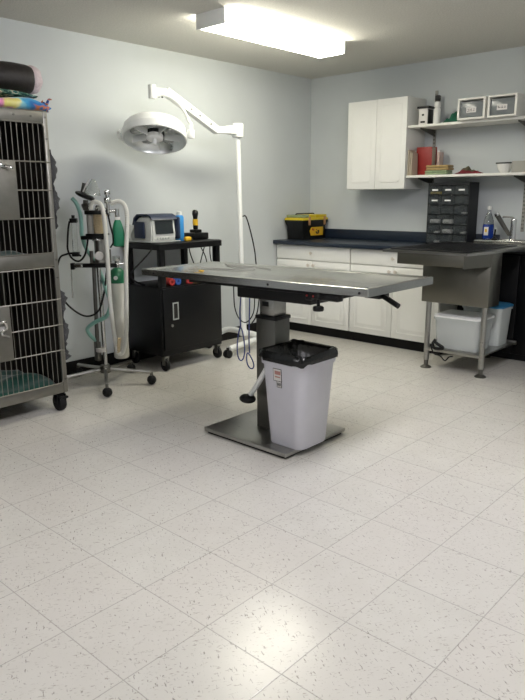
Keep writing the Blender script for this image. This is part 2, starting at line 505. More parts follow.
# -- things on the upper shelf
ZU = 1.8385
t = thing('canister_box', (1.37, -.2, ZU), 'small white box with black lid on the upper shelf', 'box')
b = MB(); b.box(1.325, 1.405, -.255, -.165, ZU, ZU+.128, .006)
b.build('body', 'label_white', t)
MB().box(1.312, 1.418, -.265, -.155, ZU+.1285, ZU+.145, .004).build('lid', 'black_plastic', t)
b = MB(); b.box(1.4055, 1.41, -.25, -.17, ZU+.005, ZU+.12, .001).build('side_panel', 'black_plastic', t)
MB().box(1.356, 1.374, -.2572, -.2552, ZU+.07, ZU+.085).build('printed_mark', 'ink', t)
MB().box(1.345, 1.385, -.2572, -.2552, ZU+.015, ZU+.03).build('printed_mark', 'ink', t)
t = thing('plastic_bottle', (1.462, -.2, ZU), 'tall white plastic bottle with round cap on the upper shelf', 'bottle')
MB().lathe([(0, 0), (.026, 0), (.028, .004), (.028, .115), (.02, .128), (.018, .132), (0, .132)], (1.462, -.2, ZU)).build('body', 'mug_white', t)
MB().lathe([(0, .1325), (.024, .1325), (.027, .137), (.027, .165), (.022, .172), (0, .174)], (1.462, -.2, ZU)).build('cap', 'mug_white', t)
t = thing('slim_tube', (1.385, -.06, ZU), 'slim grey tube with dark top behind the white bottle', 'tube')
MB().box(1.372, 1.402, -.075, -.045, ZU, ZU+.2, .004).build('body', 'grey_card', t)
MB().box(1.368, 1.406, -.078, -.042, ZU+.2005, ZU+.245, .006).build('cap', 'ink', t)
def cloth_heap(name, x0, x1, y0, y1, z0, h, m, label, cat='cloth', seed=1, n=26, pw=.6):
    rnd = random.Random(seed); t = bmesh.new(); G = []
    ph = [rnd.uniform(0, 6.28) for _ in range(6)]
    for i in range(n+1):
        row = []
        for j in range(n+1):
            u = i/n; v = j/n
            e = min(1, (4*u*(1-u))**pw)*min(1, (4*v*(1-v))**pw)
            w_ = .62+.2*math.sin(9*u+ph[0]+3*v)+.16*math.sin(11*v+ph[1]-4*u)+.1*math.sin(23*u+ph[2]+7*v)
            ex = .03*(x1-x0)*math.sin(8*v+ph[3]); ey = .04*(y1-y0)*math.sin(9*u+ph[4])
            row.append(t.verts.new((x0+(x1-x0)*u+ex, y0+(y1-y0)*v+ey, z0+max(.0, h*e*w_))))
        G.append(row)
    for i in range(n):
        for j in range(n): t.faces.new((G[i][j], G[i+1][j], G[i+1][j+1], G[i][j+1]))
    r = bmesh.ops.extrude_face_region(t, geom=t.faces[:])
    for v in r['geom']:
        if isinstance(v, bmesh.types.BMVert): v.co.z = z0
    bmesh.ops.recalc_face_normals(t, faces=t.faces)
    b = MB(); b._merge(t)
    return tag(b.build(name, m, angle=80), label, cat)
cloth_heap('cloth', 1.54, 1.69, -.27, -.1, ZU, .095, 'green_cloth', 'crumpled dark green cloth on the upper shelf', seed=4)
def drawer_box(x0, x1, marks, label):
    y0, y1, z0, z1 = -.355, -.05, ZU, ZU+.158
    t = thing('drawer_box', ((x0+x1)/2, -.2, ZU), label, 'storage box', 'clear drawer boxes on the upper shelf')
    b = MB(); w_ = .015
    b.box(x0, x1, y0, y1, z1-w_, z1, .003); b.box(x0, x1, y0, y1, z0, z0+w_, .003)
    b.box(x0, x0+w_, y0, y1, z0+w_, z1-w_); b.box(x1-w_, x1, y0, y1, z0+w_, z1-w_)
    b.box(x0+w_, x1-w_, y1-.006, y1, z0+w_, z1-w_)
    b.build('shell', 'shelf_white', t)
    d = MB(); d.box(x0+w_+.002, x1-w_-.002, y0+.012, y0+.018, z0+w_+.002, z1-w_-.012, .002)
    d.box(x0+w_+.002, x1-w_-.002, y0+.018, y1-.02, z0+w_+.002, z0+w_+.005)
    d.box(x0+w_+.002, x0+w_+.004, y0+.018, y1-.02, z0+w_+.005, z1-w_-.03)
    d.box(x1-w_-.004, x1-w_-.002, y0+.018, y1-.02, z0+w_+.005, z1-w_-.03)
    d = d.build('drawer', 'drawer_smoke', t)
    c = MB(); c.box(x0+w_+.012, x1-w_-.012, y0+.03, y1-.04, z0+w_+.0055, z0+.085, .01)
    c.build('contents', 'grey_card', d)
    xm = (x0+x1)/2
    l = MB(); l.box(xm-.042, xm+.036, y0+.0095, y0+.0118, z0+.05, z0+.088)
    l.mi = 1
    for (a, bb, cc, dd) in marks: l.box(xm-.042+a, xm-.042+bb, y0+.0088, y0+.0094, z0+.05+cc, z0+.05+dd)
    l.build('label_card', ['label_white', 'ink'], d)
def sc(ch):  # handwriting strokes, a few short bars
    out = []
    for x, z, w_, h in ch: out.append((x, x+w_, z, z+h))
    return out
drawer_box(1.715, 1.935, sc([(.008, .008, .012, .003), (.016, .012, .003, .018), (.008, .026, .011, .003), (.028, .008, .003, .022), (.03, .018, .012, .003), (.04, .008, .003, .022), (.052, .01, .014, .004), (.06, .016, .004, .014)]),
           'clear drawer box with label, nearer the white bottle')
drawer_box(1.955, 2.175, sc([(.008, .014, .02, .004), (.012, .02, .004, .01), (.034, .012, .012, .004), (.038, .016, .004, .012), (.052, .014, .016, .004), (.056, .022, .01, .003)]),
           'clear drawer box with label, nearer the right edge')
# -- things on the lower shelf
ZL = 1.4405
b = MB()
for k in range(3):
    xx = 1.256+k*.014
    b.loft([[(xx+.004, -.285, ZL), (xx+.011, -.285, ZL), (xx+.011, -.18, ZL), (xx+.004, -.18, ZL)],
            [(xx, -.28+.006*k, ZL+.205-.012*k), (xx+.007, -.28+.006*k, ZL+.205-.012*k), (xx+.007, -.182, ZL+.205-.012*k), (xx, -.182, ZL+.205-.012*k)]])
tag(b.build('folder', 'tan_folder'), 'beige folders leaning against the wall cabinet side', 'folder')
t = thing('binder', (1.346, -.13, ZL), 'dark red binder standing upright on the lower shelf', 'binder')
b = MB(); b.box(1.275, 1.418, -.172, -.166, ZL, ZL+.23, .002); b.box(1.275, 1.418, -.092, -.086, ZL, ZL+.23, .002)
b.box(1.275, 1.280, -.166, -.092, ZL, ZL+.23, .002)
b.build('cover', 'binder_red', t)
MB().box(1.281, 1.414, -.160, -.098, ZL+.004, ZL+.225, .002).build('pages', 'tan_folder', t)
t = thing('small_carton', (1.455, -.1, ZL), 'narrow pink and white carton beside the red binder', 'carton')
MB().box(1.445, 1.466, -.13, -.06, ZL, ZL+.185, .003).build('body', 'pink_paper', t)
MB().box(1.4445, 1.4665, -.1315, -.0585, ZL+.186, ZL+.2, .003).build('flap', 'label_white', t)
def folded(name, x0, x1, y0, y1, z0, layers, lh, m, label):
    b = MB()
    for k in range(layers):
        j = random.uniform(-.004, .004)
        b.box(x0+j, x1+j, y0+abs(j), y1, z0+k*lh, z0+(k+1)*lh-.001, lh*.46, 3)
    return tag(b.build(name, m, angle=60), label, 'towel')
folded('folded_towel', 1.425, 1.62, -.292, -.18, ZL, 2, .017, 'sage_cloth', 'folded sage green towel below the tan one on the lower shelf')
folded('folded_towel', 1.43, 1.63, -.288, -.18, ZL+.0345, 2, .021, 'tan_cloth', 'folded tan towel on top of the green one on the lower shelf')
cloth_heap('cloth', 1.64, 1.81, -.2, -.06, ZL, .065, 'olive_cloth', 'crumpled olive cloth behind the maroon cloth', seed=11)
cloth_heap('cloth', 1.67, 1.90, -.288, -.205, ZL, .034, 'maroon_cloth', 'crumpled maroon cloth near the lower shelf edge', seed=5)
t = thing('bowl', (2.055, -.2, ZL), 'white bowl with black rim band on the lower shelf', 'bowl')
MB().lathe([(0, 0), (.03, 0), (.033, .004), (.05, .03), (.059, .065), (.061, .068), (.057, .067), (.047, .032), (.03, .009), (0, .007)], (2.055, -.2, ZL)).build('body', 'mug_white', t)
b = MB(); b.box(1.992, 2.11, -.225, -.178, ZL+.0685, ZL+.0795, .003); b.build('lid_bar', 'black_plastic', t)
tag(MB().box(2.125, 2.36, -.24, -.06, ZL, ZL+.085, .003).build('carton', 'grey_card'), 'low grey carton right of the white bowl', 'carton')

# ------------------------------------------------------------------ drawer organizer
ox0, ox1, oy0, oy1, oz0, oz1 = 1.425, 1.79, -.215, -.045, .8710, 1.378
t = thing('drawer_organizer', ((ox0+ox1)/2, -.12, oz0), 'black eighteen-drawer parts organizer on the navy worktop', 'organizer')
b = MB(); th = .007
b.box(ox0, ox0+th, oy0, oy1, oz0, oz1); b.box(ox1-th, ox1, oy0, oy1, oz0, oz1); b.box(ox0+th, ox1-th, oy1-th, oy1, oz0, oz1)
rows, cols = 6, 3
H0, H1 = oz0+.012, oz1-.02
b.box(ox0+th, ox1-th, oy0, oy1-th, oz1-.02, oz1); b.box(ox0+th, ox1-th, oy0, oy1-th, oz0, oz0+.012)
for r_ in range(1, rows): b.box(ox0+th, ox1-th, oy0+.002, oy1-th, H0+(H1-H0)*r_/rows-.002, H0+(H1-H0)*r_/rows+.002)
W0, W1 = ox0+th, ox1-th
for c_ in range(1, cols): b.box(W0+(W1-W0)*c_/cols-.0015, W0+(W1-W0)*c_/cols+.0015, oy0+.002, oy1-th, H0, H1)
b.build('frame', 'organizer', t)
rnd = random.Random(3)
for r_ in range(rows):
    for c_ in range(cols):
        x0 = W0+(W1-W0)*c_/cols+.004; x1 = W0+(W1-W0)*(c_+1)/cols-.004
        z0 = H0+(H1-H0)*r_/rows+.004; z1 = H0+(H1-H0)*(r_+1)/rows-.007
        d = MB(); d.box(x0, x1, oy0-.004, oy0, z0, z1, .001)
        d.box(x0+.002, x1-.002, oy0, oy0+.1, z0, z0+.002)
        d.box((x0+x1)/2-.02, (x0+x1)/2+.02, oy0-.013, oy0-.004, z0+.012, z0+.016, .001)
        d.box(x0, x1, oy0-.008, oy0-.004, z1-.004, z1, .001)
        d = d.build('drawer', 'organizer_drawer', t)
        row = rows-1-r_  # from the top
        k = (row, c_)
        c = MB(); xm = (x0+x1)/2; has = True
        if row == 0: c.box(xm-.026, xm+.026, oy0-.0062, oy0-.0042, z0+.03, z0+.043)
        elif k in ((1, 0), (1, 1)): c.box(xm-.026, xm+.026, oy0-.0062, oy0-.0042, z0+.026, z0+.037)
        elif k in ((3, 0), (3, 1), (4, 1)): c.box(x0+.012, x1-.012, oy0+.004, oy0+.05, z0+.0025, z0+.036, .008)
        elif k in ((2, 2), (5, 2), (4, 0), (4, 2), (5, 0)): c.box(xm, x1-.01, oy0+.004, oy0+.05, z0+.0025, z0+.018, .005)
        else: has = False
        if has: c.build('contents' if row > 1 else 'label_card', 'content_white', d)
        if k == (0, 0):
            MB().box(x0+.006, x1-.006, oy0+.004, oy0+.05, z0+.0025, z0+.024, .005).build('contents', 'content_yellow', d)

# ------------------------------------------------------------------ toolbox in the corner
def toolbox():
    x0, x1, y0, y1, z = .03, .25, -.42, -.04, .8712
    t = thing('toolbox', ((x0+x1)/2, (y0+y1)/2, z), 'black toolbox with yellow lid on the worktop in the corner', 'toolbox')
    b = MB()
    b.loft([rrect(x0+.012, x1-.012, y0+.015, y1-.015, .015, z), rrect(x0+.008, x1-.008, y0+.01, y1-.01, .015, z+.12),
            rrect(x0-.006, x1+.006, y0-.008, y1+.008, .015, z+.165), rrect(x0-.006, x1+.006, y0-.008, y1+.008, .015, z+.182)])
    b.build('body', 'black_plastic', t)
    l = MB()
    l.loft([rrect(x0-.008, x1+.008, y0-.01, y1+.01, .016, z+.1825), rrect(x0-.008, x1+.008, y0-.01, y1+.01, .016, z+.196), rrect(x0, x1, y0, y1, .016, z+.205)])
    l = l.build('lid', 'yellow_lid', t)
    for a, c, m in ((y0+.004, y0+.10, 'lid_clear'), (y0+.112, y0+.21, 'yellow_lid'), (y0+.222, y1-.006, 'yellow_lid')):
        MB().box(x0+.01, x1-.004, a, c, z+.2052, z+.232, .006).build('compartment_cover', m, l)
    for yy in (y0+.085, y1-.06):
        b = MB(); b.box(x1+.0085, x1+.016, yy-.014, yy+.014, z+.135, z+.215, .003); b.build('latch', 'orange_latch', t)
    s = MB()
    xs = x1+.0006
    s.loft([[(xs, y0+.118, z+.035), (xs, y1-.075, z+.035), (xs, y1-.075, z+.115), (xs, y0+.125, z+.115), (xs, y0+.1, z+.08)],
            [(xs+.003, y0+.118, z+.035), (xs+.003, y1-.075, z+.035), (xs+.003, y1-.075, z+.115), (xs+.003, y0+.125, z+.115), (xs+.003, y0+.1, z+.08)]])
    s.mi = 1
    xs += .0032
    def q(a, b2, c, d): s.box(xs, xs+.001, y0+a, y0+b2, z+c, z+d)
    q(.20, .235, .05, .06); q(.19, .215, .06, .072); q(.215, .24, .075, .082); q(.225, .245, .058, .085); q(.2, .21, .085, .095)
    s.mi = 2; q(.135, .15, .085, .105); q(.155, .165, .08, .1)
    s.build('sticker', ['yellow', 'ink', 'red'], t)
    h = MB(); h.tube([(x0+.09, y0+.05, z+.234), (x0+.09, y0+.06, z+.24), (x0+.09, y1-.06, z+.24), (x0+.09, y1-.05, z+.234)], .006, 8, 0)
    h.build('handle', 'black_plastic', t)
toolbox()

# ------------------------------------------------------------------ stainless tub table
t = thing('tub_table', (2.0, -.6, 0), 'stainless steel tub table with black grate top and faucet ledge by the back wall', 'tub table')
b = MB()
b.loft([[(1.62, -1.2, z), (2.268, -1.2, z), (2.32, -.92, z), (2.32, -.30, z), (1.62, -.30, z)] for z in (.884, .9)])                       # top plate with lip
b.box(1.99, 2.32, -.2995, -.03, .884, .9, .002)
b.build('top', 'steel', t)
b = MB()
b.box(1.74, 2.244, -1.195, -1.175, .806, .8838, .003); b.loft([[(2.2445, -1.195, z), (2.3155, -.9255, z), (2.30, -.9255, z), (2.23, -1.1745, z)] for z in (.797, .8838)]); b.box(1.74, 1.758, -1.1745, -.74, .81, .8838, .003)
b.build('apron', 'tub_steel', t)
b = MB()
gx0, gx1, gy0, gy1 = 1.66, 2.25, -1.16, -.315
b.box(gx0, gx1, gy0, gy0+.012, .9005, .911, .003); b.box(gx0, gx1, gy1-.012, gy1, .9005, .911, .003)
b.box(gx0, gx0+.012, gy0, gy1, .9005, .911, .003); b.box(gx1-.012, gx1, gy0, gy1, .9005, .911, .003)
b.box(gx0+.012, gx1-.012, gy0+.012, gy1-.012, .9004, .9024)
n = 26
for i in range(1, n): b.box(gx0+(gx1-gx0)*i/n-.003, gx0+(gx1-gx0)*i/n+.003, gy0+.012, gy1-.012, .9025, .910, .0012, 1)
for i in range(1, 12): b.box(gx0+.012, gx1-.012, gy0+(gy1-gy0)*i/12-.002, gy0+(gy1-gy0)*i/12+.002, .9025, .907)
b.build('grate', 'grate', t)
b = MB(); b.box(1.80, 2.315, -.925, -.909, .508, .795, .003)
b.box(2.30, 2.3155, -.9085, -.74, .508, .8835, .003); b.box(1.80, 1.815, -.9085, -.74, .508, .8835, .003)
b.box(1.8155, 2.2995, -.755, -.74, .508, .8835); b.box(1.8155, 2.2995, -.9085, -.7555, .508, .52)
b.build('tub', 'tub_steel', t)
b = MB(); b.box(1.845, 2.6, -.296 if False else -.2, -.027, .9006, .926, .004); b.build('rear_ledge', 'steel_top', t)
b = MB(); b.box(1.86, 2.29, -.91, -.885, .135, .165, .003); b.box(1.875, 2.29, -.30, -.275, .135, .165, .003)
b.box(1.86, 2.29, -.8845, -.3005, .148, .158); b.build('under_shelf', 'steel', t)
for x, y in ((1.848, -.895), (2.283, -.895), (1.90, -.285), (2.05, -.285)):
    l = MB(); l.cyl((x, y, .06), (x, y, .507 if y < -.5 else .8835), .0205, seg=20)
    l = l.build('leg', 'steel', t)
    f = MB(); f.cyl((x, y, .022), (x, y, .0598), .016, seg=16); f.lathe([(0, .0), (.04, 0), (.042, .006), (.03, .014), (.018, .0215), (0, .0215)], (x, y, 0))
    f.build('foot', 'steel_dull', l)

def tote(x0, x1, y0, y1, z0, h, lidm, label, fill):
    t = thing('storage_tote', ((x0+x1)/2, (y0+y1)/2, z0), label, 'storage box', 'plastic totes under the tub table')
    b = MB(); d = .018
    lo = [rrect(x0+d, x1-d, y0+d, y1-d, .03, z0), rrect(x0+.003, x1-.003, y0+.003, y1-.003, .035, z0+h-.02), rrect(x0-.006, x1+.006, y0-.006, y1+.006, .04, z0+h-.018), rrect(x0-.006, x1+.006, y0-.006, y1+.006, .04, z0+h)]
    li = [rrect(x0+.002, x1-.002, y0+.002, y1-.002, .034, z0+h), rrect(x0+.006, x1-.006, y0+.006, y1-.006, .033, z0+h-.02), rrect(x0+d+.003, x1-d-.003, y0+d+.003, y1-d-.003, .028, z0+.003)]
    b.loft(lo+li); b.build('body', 'tote_clear', t)
    l = MB(); l.loft([rrect(x0-.009, x1+.009, y0-.009, y1+.009, .042, z0+h+.0005), rrect(x0-.009, x1+.009, y0-.009, y1+.009, .042, z0+h+.012), rrect(x0+.012, x1-.012, y0+.012, y1-.012, .03, z0+h+.022)])
    l.build('lid', lidm, t)
    c = MB(); c.box(x0+d+.012, x1-d-.012, y0+d+.012, y1-d-.012, z0+.004, z0+h*.62, .03, 3); c.build('contents', fill, t)
tote(1.875, 2.235, -.868, -.60, .1585, .235, 'tote_lid', 'clear plastic tote with white lid on the tub table shelf', 'grey_card')
tote(1.95, 2.265, -.565, -.335, .1585, .29, 'tote_lid_blue', 'taller clear plastic tote with blue lid behind the white-lidded one', 'content_white')
b = MB()
b.tube([(1.94, -.94, .235), (1.92, -.94, .20), (1.935, -.94, .17), (1.99, -.938, .172), (2.0, -.94, .185), (1.96, -.945, .205), (1.925, -.943, .225)], .012, 8)
b.tube([(1.90, -.945, .20), (1.93, -.935, .128), (1.98, -.93, .115), (2.02, -.93, .085), (2.05, -.93, .118), (2.08, -.93, .128)], .005, 6)
tag(b.build('power_cable', 'black_rubber'), 'black cable tangled beside the left leg of the tub table', 'cable')

# ledge things: faucet, bottle, sprayer
ZD = .9265
t = thing('faucet', (2.03, -.1, ZD), 'chrome single-lever faucet on the tub table ledge', 'faucet')
b = MB(); b.lathe([(0, 0), (.032, 0), (.03, .008), (.024, .014), (.022, .12), (.024, .15), (.02, .165), (0, .168)], (2.12, -.1, ZD))
b.box(2.02, 2.22, -.125, -.075, ZD, ZD+.006, .003); b.build('body', 'chrome', t)
b = MB(); b.tube([(2.10, -.115, ZD+.04), (2.06, -.15, ZD+.115), (2.02, -.18, ZD+.19)], lambda s: .015+.004*s, 12, 4); b.build('spout', 'steel_dull', t)
MB().cyl((2.0195, -.181, ZD+.192), (2.012, -.187, ZD+.21), .021, .019).build('spray_head', 'chrome', t)
b = MB(); b.tube([(2.12, -.1, ZD+.169), (2.10, -.11, ZD+.178), (2.04, -.13, ZD+.182)], .007, 8, 4); b.build('lever', 'chrome', t)
t = thing('plastic_bottle', (1.915, -.1, ZD), 'clear bottle with blue label standing left of the faucet', 'bottle')
X = (1.925, -.12, ZD)
MB().lathe([(0, 0), (.036, 0), (.041, .006), (.041, .12), (.038, .15), (.022, .195), (.013, .215), (.013, .235), (0, .236)], X).build('body', 'bottle_clear', t)
MB().lathe([(.0418, .008), (.0425, .009), (.0425, .118), (.0418, .119)], X).build('label_sleeve', 'bottle_liquid', t)
MB().lathe([(0, .2365), (.0155, .2365), (.0155, .262), (0, .264)], X, seg=16).build('cap', 'mug_white', t)
b = MB(); b.box(X[0]-.016, X[0]+.02, X[1]-.0462, X[1]-.0428, ZD+.035, ZD+.10, .001); b.mi = 1; b.box(X[0]-.008, X[0]+.01, X[1]-.047, X[1]-.0463, ZD+.06, ZD+.085)
b.build('label_patch', ['label_white', 'yellow'], t)
t = thing('side_sprayer', (1.975, -.1, ZD), 'small black sprayer between the blue bottle and the faucet', 'sprayer')
MB().lathe([(0, 0), (.026, 0), (.026, .01), (.012, .018), (.01, .03), (0, .031)], (2.0, -.165, ZD)).build('base', 'black_plastic', t)
MB().cyl((2.0, -.165, ZD+.0315), (2.004, -.165, ZD+.085), .006, .008, 10).build('nozzle', 'black_plastic', t)

# ------------------------------------------------------------------ black cart
t = thing('equipment_cart', (.23, -2.0, 0), 'black two-tier metal equipment cart with lockable cabinet by the left wall', 'cart')
cx0, cx1, cy0, cy1 = .03, .47, -2.315, -1.705
b = MB(); b.box(cx0, cx1-.016, cy0, cy1, .115, .632, .004)
b.build('cabinet', 'black_paint', t)
d = MB(); d.box(cx1-.0155, cx1, cy0+.012, cy1-.012, .165, .622, .003)
d = d.build('door', 'black_paint', t)
h = MB(); h.box(cx1+.0003, cx1+.004, cy0+.095, cy0+.104, .385, .515); h.box(cx1+.0003, cx1+.004, cy0+.142, cy0+.151, .385, .515)
h.box(cx1+.0003, cx1+.004, cy0+.104, cy0+.142, .506, .515); h.box(cx1+.0003, cx1+.004, cy0+.104, cy0+.142, .385, .394)
h.mi = 1; h.box(cx1+.0003, cx1+.0015, cy0+.104, cy0+.142, .394, .506)
h.build('handle', ['monitor_bezel', 'gap_dark'], d)
MB().cyl((cx1+.0003, cy0+.085, .345), (cx1+.006, cy0+.085, .345), .011, seg=14).build('lock', 'steel', d)
for x in (cx0+.03, cx1-.03):
    for y in (cy0+.03, cy1-.03):
        MB().box(x-.022, x+.022, y-.022, y+.022, .6325, .9045, .004).build('post', 'black_paint', t)
b = MB(); b.loft([rrect(cx0-.01, cx1+.01, cy0-.012, cy1+.012, .03, .905), rrect(cx0-.01, cx1+.01, cy0-.012, cy1+.012, .03, .947), rrect(cx0, cx1, cy0, cy1, .03, .952)])
b.build('top_shelf', 'black_paint', t)
for x in (cx0+.035, cx1-.035):
    for y in (cy0+.035, cy1-.035):
        f = MB(); f.box(x-.022, x+.022, y-.02, y+.02, .104, .1145); f.box(x-.016, x+.016, y-.019, y-.013, .045, .104); f.box(x-.016, x+.016, y+.013, y+.019, .045, .104)
        f = f.build('caster', 'steel', t)
        wv = MB(); wv.cyl((x, y-.0125, .0455), (x, y+.0125, .0455), .045, seg=22, bev=.005); wv.build('wheel', 'black_rubber', f)
# things on the cart
ZT = .9525
t = thing('patient_monitor', (.3, -2.19, ZT), 'portable patient monitor with grey screen and navy handle on the cart', 'monitor')
b = MB()
yl, yr = -2.31, -2.085
b.loft([[(.13, yl-.0, ZT), (.37, yl, ZT), (.37, yr, ZT), (.12, yr, ZT)],
        [(.11, yl, ZT+.05), (.385, yl, ZT+.05), (.385, yr, ZT+.05), (.11, yr, ZT+.05)],
        [(.185, yl+.004, ZT+.155), (.372, yl+.004, ZT+.165), (.372, yr-.004, ZT+.165), (.185, yr-.004, ZT+.155)],
        [(.225, yl+.014, ZT+.185), (.36, yl+.014, ZT+.19), (.36, yr-.014, ZT+.19), (.225, yr-.014, ZT+.185)]])
bmesh.ops.bevel(b.bm, geom=b.bm.edges[:], offset=.01, segments=2, affect='EDGES')
b.build('case', 'monitor_case', t)
s = MB(); sx = Matrix.Translation((0, 0, 0))
s.loft([[(.3865, yl+.03, ZT+.062), (.3865, yr-.03, ZT+.062), (.3765, yr-.03, ZT+.158), (.3765, yl+.03, ZT+.158)],
        [(.3895, yl+.03, ZT+.062), (.3895, yr-.03, ZT+.062), (.3795, yr-.03, ZT+.158), (.3795, yl+.03, ZT+.158)]])
s.build('screen', 'screen', t)
s = MB()
for k in range(5): s.cyl((.3845, yl+.045+.025*k, ZT+.03), (.390, yl+.045+.025*k, ZT+.03), .007, seg=12)
s.build('button_row', 'monitor_bezel', t)
h = MB(); pf = [(.155, ZT+.125), (.175, ZT+.178), (.215, ZT+.204), (.335, ZT+.206), (.375, ZT+.19), (.392, ZT+.165), (.378, ZT+.165), (.36, ZT+.186), (.33, ZT+.194), (.22, ZT+.192), (.188, ZT+.168), (.17, ZT+.125)]
h.loft([[(a, yl-.004, z) for a, z in pf], [(a, yr+.006, z) for a, z in pf]])
h.box(.33, .40, yr+.0065, yr+.03, ZT+.02, ZT+.18, .01); h.box(.19, .31, yl-.018, yl-.0045, ZT+.03, ZT+.15, .012, 3)
h.build('handle_cover', 'navy_plastic', t)
b = MB(); b.tube([(.13, yl-.02, ZT+.10), (.10, yl-.03, ZT+.06), (.13, yl-.028, ZT+.012), (.24, yl-.024, ZT+.008), (.36, yl+.0-.02, ZT+.008), (.42, yl+.03, ZT+.008), (.43, yl+.12, ZT+.008), (.425, yr, ZT+.008)], .005, 7)
b.tube([(.15, yl-.018, ZT+.13), (.12, yl-.03, ZT+.08), (.16, yl-.034, ZT+.02)], .006, 7)
b.build('sensor_cable', 'monitor_bezel', t)
t = thing('spray_can', (.33, -2.005, ZT), 'blue aerosol can behind the patient monitor', 'spray can')
MB().lathe([(0, 0), (.031, 0), (.033, .004), (.033, .175), (.026, .19), (0, .192)], (.33, -2.005, ZT)).build('body', 'blue_can', t)
MB().lathe([(0, .1925), (.02, .1925), (.02, .212), (.015, .218), (0, .219)], (.33, -2.005, ZT)).build('cap', 'mug_white', t)
t = thing('clipper_stand', (.27, -1.80, ZT), 'black charger base holding a yellow banded clipper on the cart', 'charger')
b = MB(); b.box(.2, .33, -1.855, -1.705, ZT, ZT+.05, .008); b.box(.235, .305, -1.825, -1.755, ZT+.05, ZT+.075, .006); b.build('base', 'black_plastic', t)
t = thing('clipper', (.27, -1.81, ZT+.0755), 'upright black clipper with yellow band standing in its charger', 'clipper')
X = (.27, -1.79, ZT+.0758)
MB().lathe([(0, 0), (.017, 0), (.02, .01), (.02, .03), (0, .0305)], X).build('grip', 'black_plastic', t)
MB().lathe([(0, .031), (.021, .031), (.021, .078), (0, .0785)], X).build('band', 'yellow', t)
MB().lathe([(0, .079), (.017, .079), (.02, .1), (.025, .12), (.022, .14), (.012, .15), (0, .151)], X).build('head', 'black_plastic', t)
t = thing('tape_measure', (.40, -1.925, ZT), 'small yellow and black tape case on the cart in front of the blue can', 'tape measure')
MB().box(.40, .44, -2.035, -1.98, ZT, ZT+.034, .012, 3).build('case', 'yellow', t)
MB().box(.408, .432, -1.9798, -1.968, ZT+.004, ZT+.028, .004).build('end_cap', 'black_plastic', t)
# cables hanging at the cart's back
b = MB()
b.tube([(.44, -2.36, .92), (.42, -2.41, .86), (.38, -2.47, .79), (.36, -2.50, .74), (.36, -2.48, .70), (.33, -2.40, .665), (.30, -2.335, .645)], .006, 7)
tag(b.build('monitor_cable', 'black_rubber'), 'black cable looping off the left end of the cart shelf', 'cable')
for i, (pts, lab) in enumerate((
    ([(.40, -1.98, .903), (.41, -1.97, .84), (.42, -1.93, .74), (.43, -1.90, .67), (.42, -1.88, .637)], 'straight black wire below the cart shelf near the spray can'),
    ([(.40, -1.86, .903), (.41, -1.82, .82), (.40, -1.80, .74), (.41, -1.84, .68), (.40, -1.86, .637)], 'curling black wire below the cart shelf near the charger'),
    ([(.38, -1.80, .903), (.40, -1.86, .80), (.41, -1.90, .72), (.40, -1.93, .637)], 'slanting black wire below the cart shelf near the far post'))):
    tag(MB().tube(pts, .004, 6).build('charger_wire', 'black_rubber'), lab, 'wire')
t = thing('wall_adapter', (.40, -1.765, .69), 'black power adapter dangling beside the far cart post', 'adapter')
MB().box(.425, .45, -1.80, -1.765, .70, .775, .006).build('brick', 'black_plastic', t)
MB().tube([(.437, -1.783, .7755), (.43, -1.79, .84), (.43, -1.79, .903)], .004, 6).build('wire', 'black_rubber', t)
# bandage rolls on the cabinet top
def roll(x, y, m, label, r=.027, h=.05, flat=False):
    b = MB()
    if flat: b.lathe([(.008, 0), (r, 0), (r+.001, .004), (r+.001, h-.004), (r, h), (.008, h), (.008, 0)], (x, y, .6328))
    else: b.lathe([(.008, -h/2), (r, -h/2), (r+.001, -h/2+.004), (r+.001, h/2-.004), (r, h/2), (.008, h/2), (.008, -h/2)], (x, y, .6338+r), Matrix.Rotation(PI/2, 4, 'Y'))
    tag(b.build('bandage_roll', m), label, 'bandage roll', 'bandage rolls on the cart cabinet')
roll(.40, -2.175, 'red', 'red bandage roll at the left post of the cart')
roll(.40, -2.115, 'blue_wrap', 'blue bandage roll beside the red one on the cart')
roll(.28, -2.13, 'orange', 'orange bandage roll behind the blue one on the cart', flat=True)
roll(.40, -1.985, 'led_red', 'pale red bandage roll in the middle of the cart cabinet', flat=True)
roll(.40, -1.92, 'yellow', 'yellow bandage roll in the middle of the cart cabinet', flat=True)
roll(.30, -2.03, 'black_rubber', 'black bandage roll between the blue and pale red ones')

# ------------------------------------------------------------------ surgical lamp
t = thing('surgical_lamp', (.40, -1.4, 0), 'white surgical lamp on a tall floor stand by the left wall', 'surgical lamp')
px, py = .40, -1.42
b = MB(); b.cyl((px+.022, py, .185), (px-.012, py, 1.732), .0205, .0185, 20); b.build('pole', 'white_enamel', t)
b = MB(); b.tube([(.36, -1.07, .072), (.405, -1.2, .074), (.45, -1.42, .072), (.495, -1.665, .07)], .024, 12); b.build('base_tube', 'white_enamel', t)
b = MB(); b.tube([(.402, -1.2, .085), (.42, -1.31, .13), (.415, -1.42, .16), (.31, -1.41, .165), (.2, -1.43, .15), (.12, -1.53, .07)], .024, 12); b.build('base_arm', 'white_enamel', t)
b = MB(); b.lathe([(0, .135), (.034, .135), (.034, .175), (.028, .19), (.026, .25), (.0215, .2505), (.0215, .186), (0, .184)], (px+.021, py, 0)); b.build('socket', 'white_enamel', t)
for (x, y) in ((.499, -1.685), (.357, -1.055), (.115, -1.545)):
    f = MB(); f.cyl((x, y, .05), (x, y, .085), .012); f.box(x-.012, x+.012, y-.008, y+.008, .03, .052)
    f = f.build('caster', 'black_plastic', t)
    w2 = MB()
    for dx in (-.018, .018): w2.cyl((x+dx-.007, y, .0335), (x+dx+.007, y, .0335), .033, seg=18, bev=.004)
    w2.build('wheel', 'black_rubber', f)
